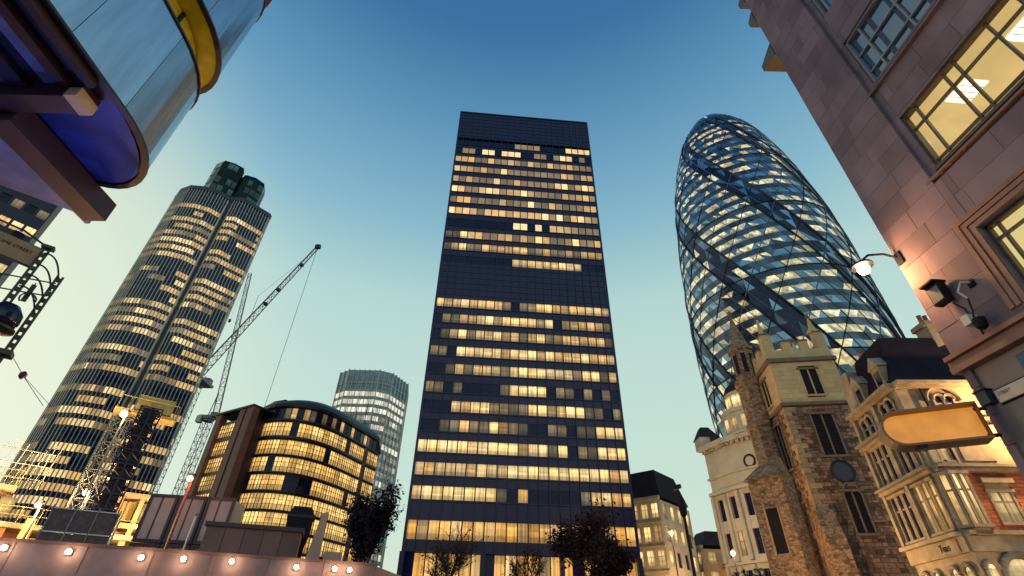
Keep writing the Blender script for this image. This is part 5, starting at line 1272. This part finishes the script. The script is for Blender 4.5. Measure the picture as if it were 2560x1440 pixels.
def cabins():
    q = Pl(azd(-34.6, 36.5), azd(-27.6, 34.8)); m_c = M('cabin_grey', (.34, .30, .29), .6, 0, .15, 1.2, .05, 'obj', .08); m_f = M('cabin_frame', (.03, .022, .04), .5)
    for r in range(2):
        for j in range(3):
            w_ = q.len/3; a, b = j*w_+.03, (j+1)*w_-.03; z0 = 3.1 + r*2.55
            nm = ['left', 'middle', 'right'][j] + (' cabin of the upper row' if r else ' cabin of the lower row')
            t = thing('site_cabin', q.at((a+b)/2, z0, -1.2), 'grey site cabin, ' + nm + ' behind the hoarding', 'cabin', 'stacked site cabins')
            q.pc('body', m_c, t, a+.06, b-.06, z0+.05, z0+2.45, -2.4, -.05)
            for x0, x1 in ((a, a+.14), (b-.14, b)): q.pc('corner_post', m_f, t, x0, x1, z0, z0+2.5, -.2, .03)
            q.pc('roof_rail', m_f, t, a+.14, b-.14, z0+2.34, z0+2.5, -.2, .02); q.pc('floor_rail', m_f, t, a+.14, b-.14, z0, z0+.16, -.2, .02)
            q.pc('door_panel', m_f, t, a+w_*.42, a+w_*.46, z0+.16, z0+2.34, -.05, .0)
    t = thing('cabin_deck', q.at(q.len/2, 0, -1), 'steel support deck carrying the stacked grey cabins', 'platform')
    q.pc('deck', m_f, t, -.2, q.len+.2, 2.8, 3.08, -2.6, .2)
    for i in range(4): q.pc('leg', m_f, t, i*q.len/3.02, i*q.len/3.02+.2, 0, 2.8, -.4, -.2)
    # brown shed with vertical joints
    q2 = Pl(azd(-29.3, 31.5), azd(-20.9, 31.0)); m_b = M('brown_shed_panel', (.20, .10, .09), .6, 0, .15, 1, .05, 'obj', .12)
    t = thing('brown_site_shed', q2.at(q2.len/2, 0, -1.5), 'long brown panelled shed behind the hoarding below the curved office', 'shed')
    MB().obox(q2.at(0, 0, -.1), q2.d*q2.len, q2.n*-3, V((0, 0, 6.15))).build('core', m_b, t)
    n = 5
    for i in range(n): q2.pc('wall_panel', m_b, t, i*q2.len/n+.015, (i+1)*q2.len/n-.015, 0, 6.1, -.12, 0)
    q2.pc('roof_edge', M('shed_edge', (.08, .04, .05), .6), t, -.1, q2.len+.1, 6.1, 6.3, -3.2, .12)
    # dark hopper and pier
    c = azd(-21.3, 33.5); u = V((math.cos(R(-21)), math.sin(R(21)), 0)); v = V((-u.y, u.x, 0))
    t = thing('dark_hopper', c, 'black open hopper above the right end of the brown shed', 'hopper')
    P = lambda w_, d, z: [c - u*w_ - v*d + V((0, 0, z)), c + u*w_ - v*d + V((0, 0, z)), c + u*w_ + v*d + V((0, 0, z)), c - u*w_ + v*d + V((0, 0, z))]
    MB().loft([P(.35, .35, 4.6), P(.68, .6, 6.3), P(.72, .62, 7.3), P(.5, .5, 7.75)]).build('bin', m_black, t)
    MB().loft([P(.76, .66, 7.15), P(.76, .66, 7.3)]).build('rim', m_dsteel, t)
    for a, b in ((-1, -1), (1, -1), (1, 1), (-1, 1)): MB().tube(c + u*.4*a + v*.35*b, c + u*.5*a + v*.45*b + V((0, 0, 5.6)), .05).build('leg', m_dsteel, t)
    c = azd(-19.6, 30.6); t = thing('tapering_pier', c, 'pale pink tapering concrete pier beside the brown shed', 'pier')
    m_p = M('pink_concrete', (.42, .29, .24), .7, 0, .15, 1, .1)
    MB().loft([[c - u*.95 - v*.5, c + u*.55 - v*.5, c + u*.55 + v*.5, c - u*.95 + v*.5], [c + u*.12 - v*.3 + V((0, 0, 7.0)), c + u*.42 - v*.3 + V((0, 0, 7.1)), c + u*.42 + v*.3 + V((0, 0, 7.1)), c + u*.12 + v*.3 + V((0, 0, 7.0))]]).build('shaft', m_p, t)
    MB().cbox(c + u*1.1 + V((0, 0, 2.6)), u*.9, v*.8, V((0, 0, 5.2))).build('side_block', m_p, t)
    # mesh screens left
    q3 = Pl(azd(-40.8, 34.5), azd(-36.2, 34.0)); t = thing('scaffold_screen', q3.at(q3.len/2, 0, 0), 'dark netted scaffold screen left of the thick lattice mast', 'scaffold')
    m_n = M('scaffold_net', (.10, .075, .085), .8, 0, .4, 6, .3)
    for r in range(3):
        for j in range(3): q3.pc('net_panel', m_n, t, j*q3.len/3+.03, (j+1)*q3.len/3-.03, 3.4+r*1.05+.03, 3.4+(r+1)*1.05-.03, -.06, -.02)
        q3.pc('ledger', m_wpaint, t, -.1, q3.len+.1, 3.4+(r+1)*1.05-.025, 3.4+(r+1)*1.05+.025, -.02, .03)
    for j in range(4): q3.pc('standard', m_gsteel, t, j*q3.len/3-.025, j*q3.len/3+.025, 0, 6.7, -.03, .035)
cabins()
def pole_lights():
    for px, py, D, lab in ((490, 1290, 33.0, 'thin white site pole in front of the grey cabins'), (320, 1255, 35.0, 'bright striped ranging pole right of the lattice mast')):
        c = at_d(px, py, D); t = thing('site_pole', V((c.x, c.y, 0)), lab, 'pole'); MB().tube((c.x, c.y, 0), c, .05, n=6).build('shaft', m_wpaint, t); MB().lathe(c, [(.06, 0), (.06, .1), (.02, .15)], 8).build('cap', m_rust, t)
pole_lights()
def cable_block():
    a, b, m_ = at_d(20, 870, 44), at_d(108, 1015, 44), at_d(57, 938, 44)
    t = thing('crane_hook_block', m_, 'small hook block on slack cables against the pale sky at left', 'hook')
    MB().tube(a, m_, .018, n=4).build('upper_cable', m_dsteel, t); MB().tube(m_, b, .018, n=4).build('lower_cable', m_dsteel, t); MB().tube(m_, b + V((.5, 0, 0)), .014, n=4).build('tag_line', m_dsteel, t)
    MB().lathe(m_, [(.05, -.28), (.2, -.12), (.22, .1), (.08, .26)], 8).build('block', m_dsteel, t)
cable_block()

# ================================================================ street furniture
def camera_pole():
    c = V((10.25, 30.3, 0)); t = thing('camera_pole', c, 'slim black street pole with camera head and lantern right of the slab tower', 'pole')
    MB().tube(c, c + V((0, 0, 8.0)), .11, .075, 10).build('shaft', m_black, t); MB().tube(c, c + V((0, 0, 1.2)), .17, .14, 10).build('base', m_black, t)
    MB().tube(c + V((0, 0, 8)), c + V((-.1, 0, 9.0)), .04).build('neck', m_black, t)
    MB().lathe(c + V((0, 0, 8.05)), [(.1, -.5), (.2, -.4), (.24, 0), (.2, .35), (.1, .5)], 10).build('lantern_body', m_black, t)
    MB().cbox(c + V((-.18, -.1, 9.15)), V((.46, .1, .12)), V((-.06, .26, 0)), V((-.03, 0, .24))).build('camera_head', m_black, t)
camera_pole()
def street_lamp(loc, h, power, label, col=WARM, rad=.2, g=None):
    c = V(loc); t = thing('street_lamp', c, label, 'street lamp', 'street lamps'); hd = c + V((0, 0, h))
    MB().tube(c, c + V((0, 0, h-.3)), .09, .06, 8).build('post', m_black, t); MB().lathe(hd, [(.08, -.32), (.2, -.05), (.2, .1)], 8).build('lantern', g or g_warm, t); MB().lathe(hd, [(.26, .1), (.2, .25), (.04, .4)], 8).build('lantern_cap', m_black, t)
    lamp_light('lamp_glow', hd - V((0, 0, .0)) + V((0, -.5, 0)), power, col, rad, t)
def at_pt(px, py, D): p = at_d(px, py, D); return (p.x, p.y, 0), p.z
l_, h_ = at_pt(1678, 1332, 66); street_lamp(l_, h_, 2600, 'tall lit street lamp in front of the pale stone block')
l_, h_ = at_pt(1832, 1382, 60); street_lamp(l_, h_, 2200, 'lit street lamp at the foot of the white corner building')
street_lamp((19.5, 39.0, 0), 4.3, 4200, 'low street lamp on the pavement lighting the church tower')
street_lamp((27.2, 22.6, 0), 3.6, 1500, 'low street lamp beside the corner house doorway')  # lamp added out of view, set to light only the front
for a_, D_, lab in ((14.6, 97, 'low street lamp before the mansard stone block'), (18.4, 108, 'low street lamp before the warm terrace house'), (21.2, 104, 'low street lamp before the distant stone terrace')):
    c_ = azd(a_, D_); street_lamp((c_.x, c_.y, 0), 5.5, 5000, lab)  # lamps added out of view to warm the dark facades
street_lamp((-4, 58, 0), 4.6, 1500, 'low street lamp among the bare trees before the slab tower')  # added below the view to brighten trees and tower foot

# ================================================================ trees
def tree(name, loc, h, crown, seed, label, leaf_col, nleaf, trunk_h=.3, leaf=.22, bark=None):
    rng = random.Random(seed); c = V(loc)
    t = thing(name, c, label, 'tree'); tr = MB(); tips = []
    def grow(p, d, ln, r_, lev):
        n = 3; 
        for i in range(n):
            d2 = (d + V((rng.uniform(-.22, .22), rng.uniform(-.22, .22), rng.uniform(-.05, .16)))).normalized(); q = p + d2*ln/n
            tr.tube(p, q, r_*(1-.2*i/n), r_*(1-.2*(i+1)/n), 5 if lev > 1 else 7); p = q; d = d2
            if lev > 1: tips.append(p)
            if lev < 5 and (i > 0 or lev > 1):
                for _ in range(2 if lev < 3 else 1):
                    a = rng.uniform(0, 6.28); sd = V((math.cos(a), math.sin(a), rng.uniform(.1, .8))).normalized(); grow(p, (d*.45+sd*.75).normalized(), ln*rng.uniform(.5, .72), r_*.5, lev+1)
        if lev < 5: grow(p, d, ln*.7, r_*.62, lev+1)
    tr.tube(c, c + V((0, 0, h*trunk_h)), h*.022, h*.017, 8); grow(c + V((0, 0, h*trunk_h)), V((0, 0, 1)), h*.30, h*.016, 0)
    # keep inside the crown size
    top = max(p.z for p in tr.v); rad = max(math.hypot(p.x-c.x, p.y-c.y) for p in tr.v); kz, kr = h/top, crown/rad
    f_ = lambda p: V((c.x+(p.x-c.x)*kr if p.z > c.z+h*.02 else p.x, c.y+(p.y-c.y)*kr if p.z > c.z+h*.02 else p.y, p.z*kz))
    tr.v = [f_(p) for p in tr.v]; tips = [f_(p) for p in tips]
    tr.build('trunk', bark or m_bark, t)
    lf = MB()
    for _ in range(nleaf):
        p = rng.choice(tips) + V((rng.gauss(0, .35), rng.gauss(0, .35), rng.gauss(0, .3))); s_ = leaf*rng.uniform(.6, 1.5)
        a = V((rng.gauss(0, 1), rng.gauss(0, 1), rng.gauss(0, .6))).normalized(); b = a.cross(V((rng.gauss(0, 1), rng.gauss(0, 1), rng.gauss(0, 1)))).normalized()
        lf.quad(p - a*s_, p - b*s_*.55, p + a*s_, p + b*s_*.55)
    lf.build('crown', M('leaf_' + str(seed), leaf_col, 1.0, 0, .3, 1, 0, 'isl', .5, spec=.05), t, kind='stuff')
m_bark = M('tree_bark', (.03, .022, .024), .9, 0, .3, 4, .3)
p_ = azd(-14.2, 62); tree('dark_tree', p_, 16.8, 3.9, 41, 'dark leafy tree between the curved office and the slab tower', (.008, .010, .022), 9000, .10, .19)
p_ = azd(8.9, 52); tree('purple_leaved_tree', p_, 13.0, 5.2, 42, 'broad purple brown tree in front of the slab tower base', (.045, .022, .032), 9000, .14, .16)
p_ = azd(-5.2, 50); tree('bare_tree', p_, 10.4, 4.2, 43, 'thin bare tree against the glowing lobby of the slab tower', (.05, .03, .03), 350, .3, .12)
p_ = azd(1.0, 54); tree('sparse_tree', p_, 9.6, 3.4, 46, 'sparse low tree left of the purple brown tree', (.05, .03, .03), 500, .3, .12)
p_ = azd(23.6, 45); tree('small_dark_tree', p_, 6.3, 1.5, 44, 'small dark evergreen at the foot of the church aisle', (.012, .018, .02), 2600, .15, .16)
p_ = azd(14.9, 40); tree('low_round_tree', p_, 5.2, 1.9, 45, 'low round dark tree left of the camera pole', (.03, .025, .03), 2400, .2, .15)
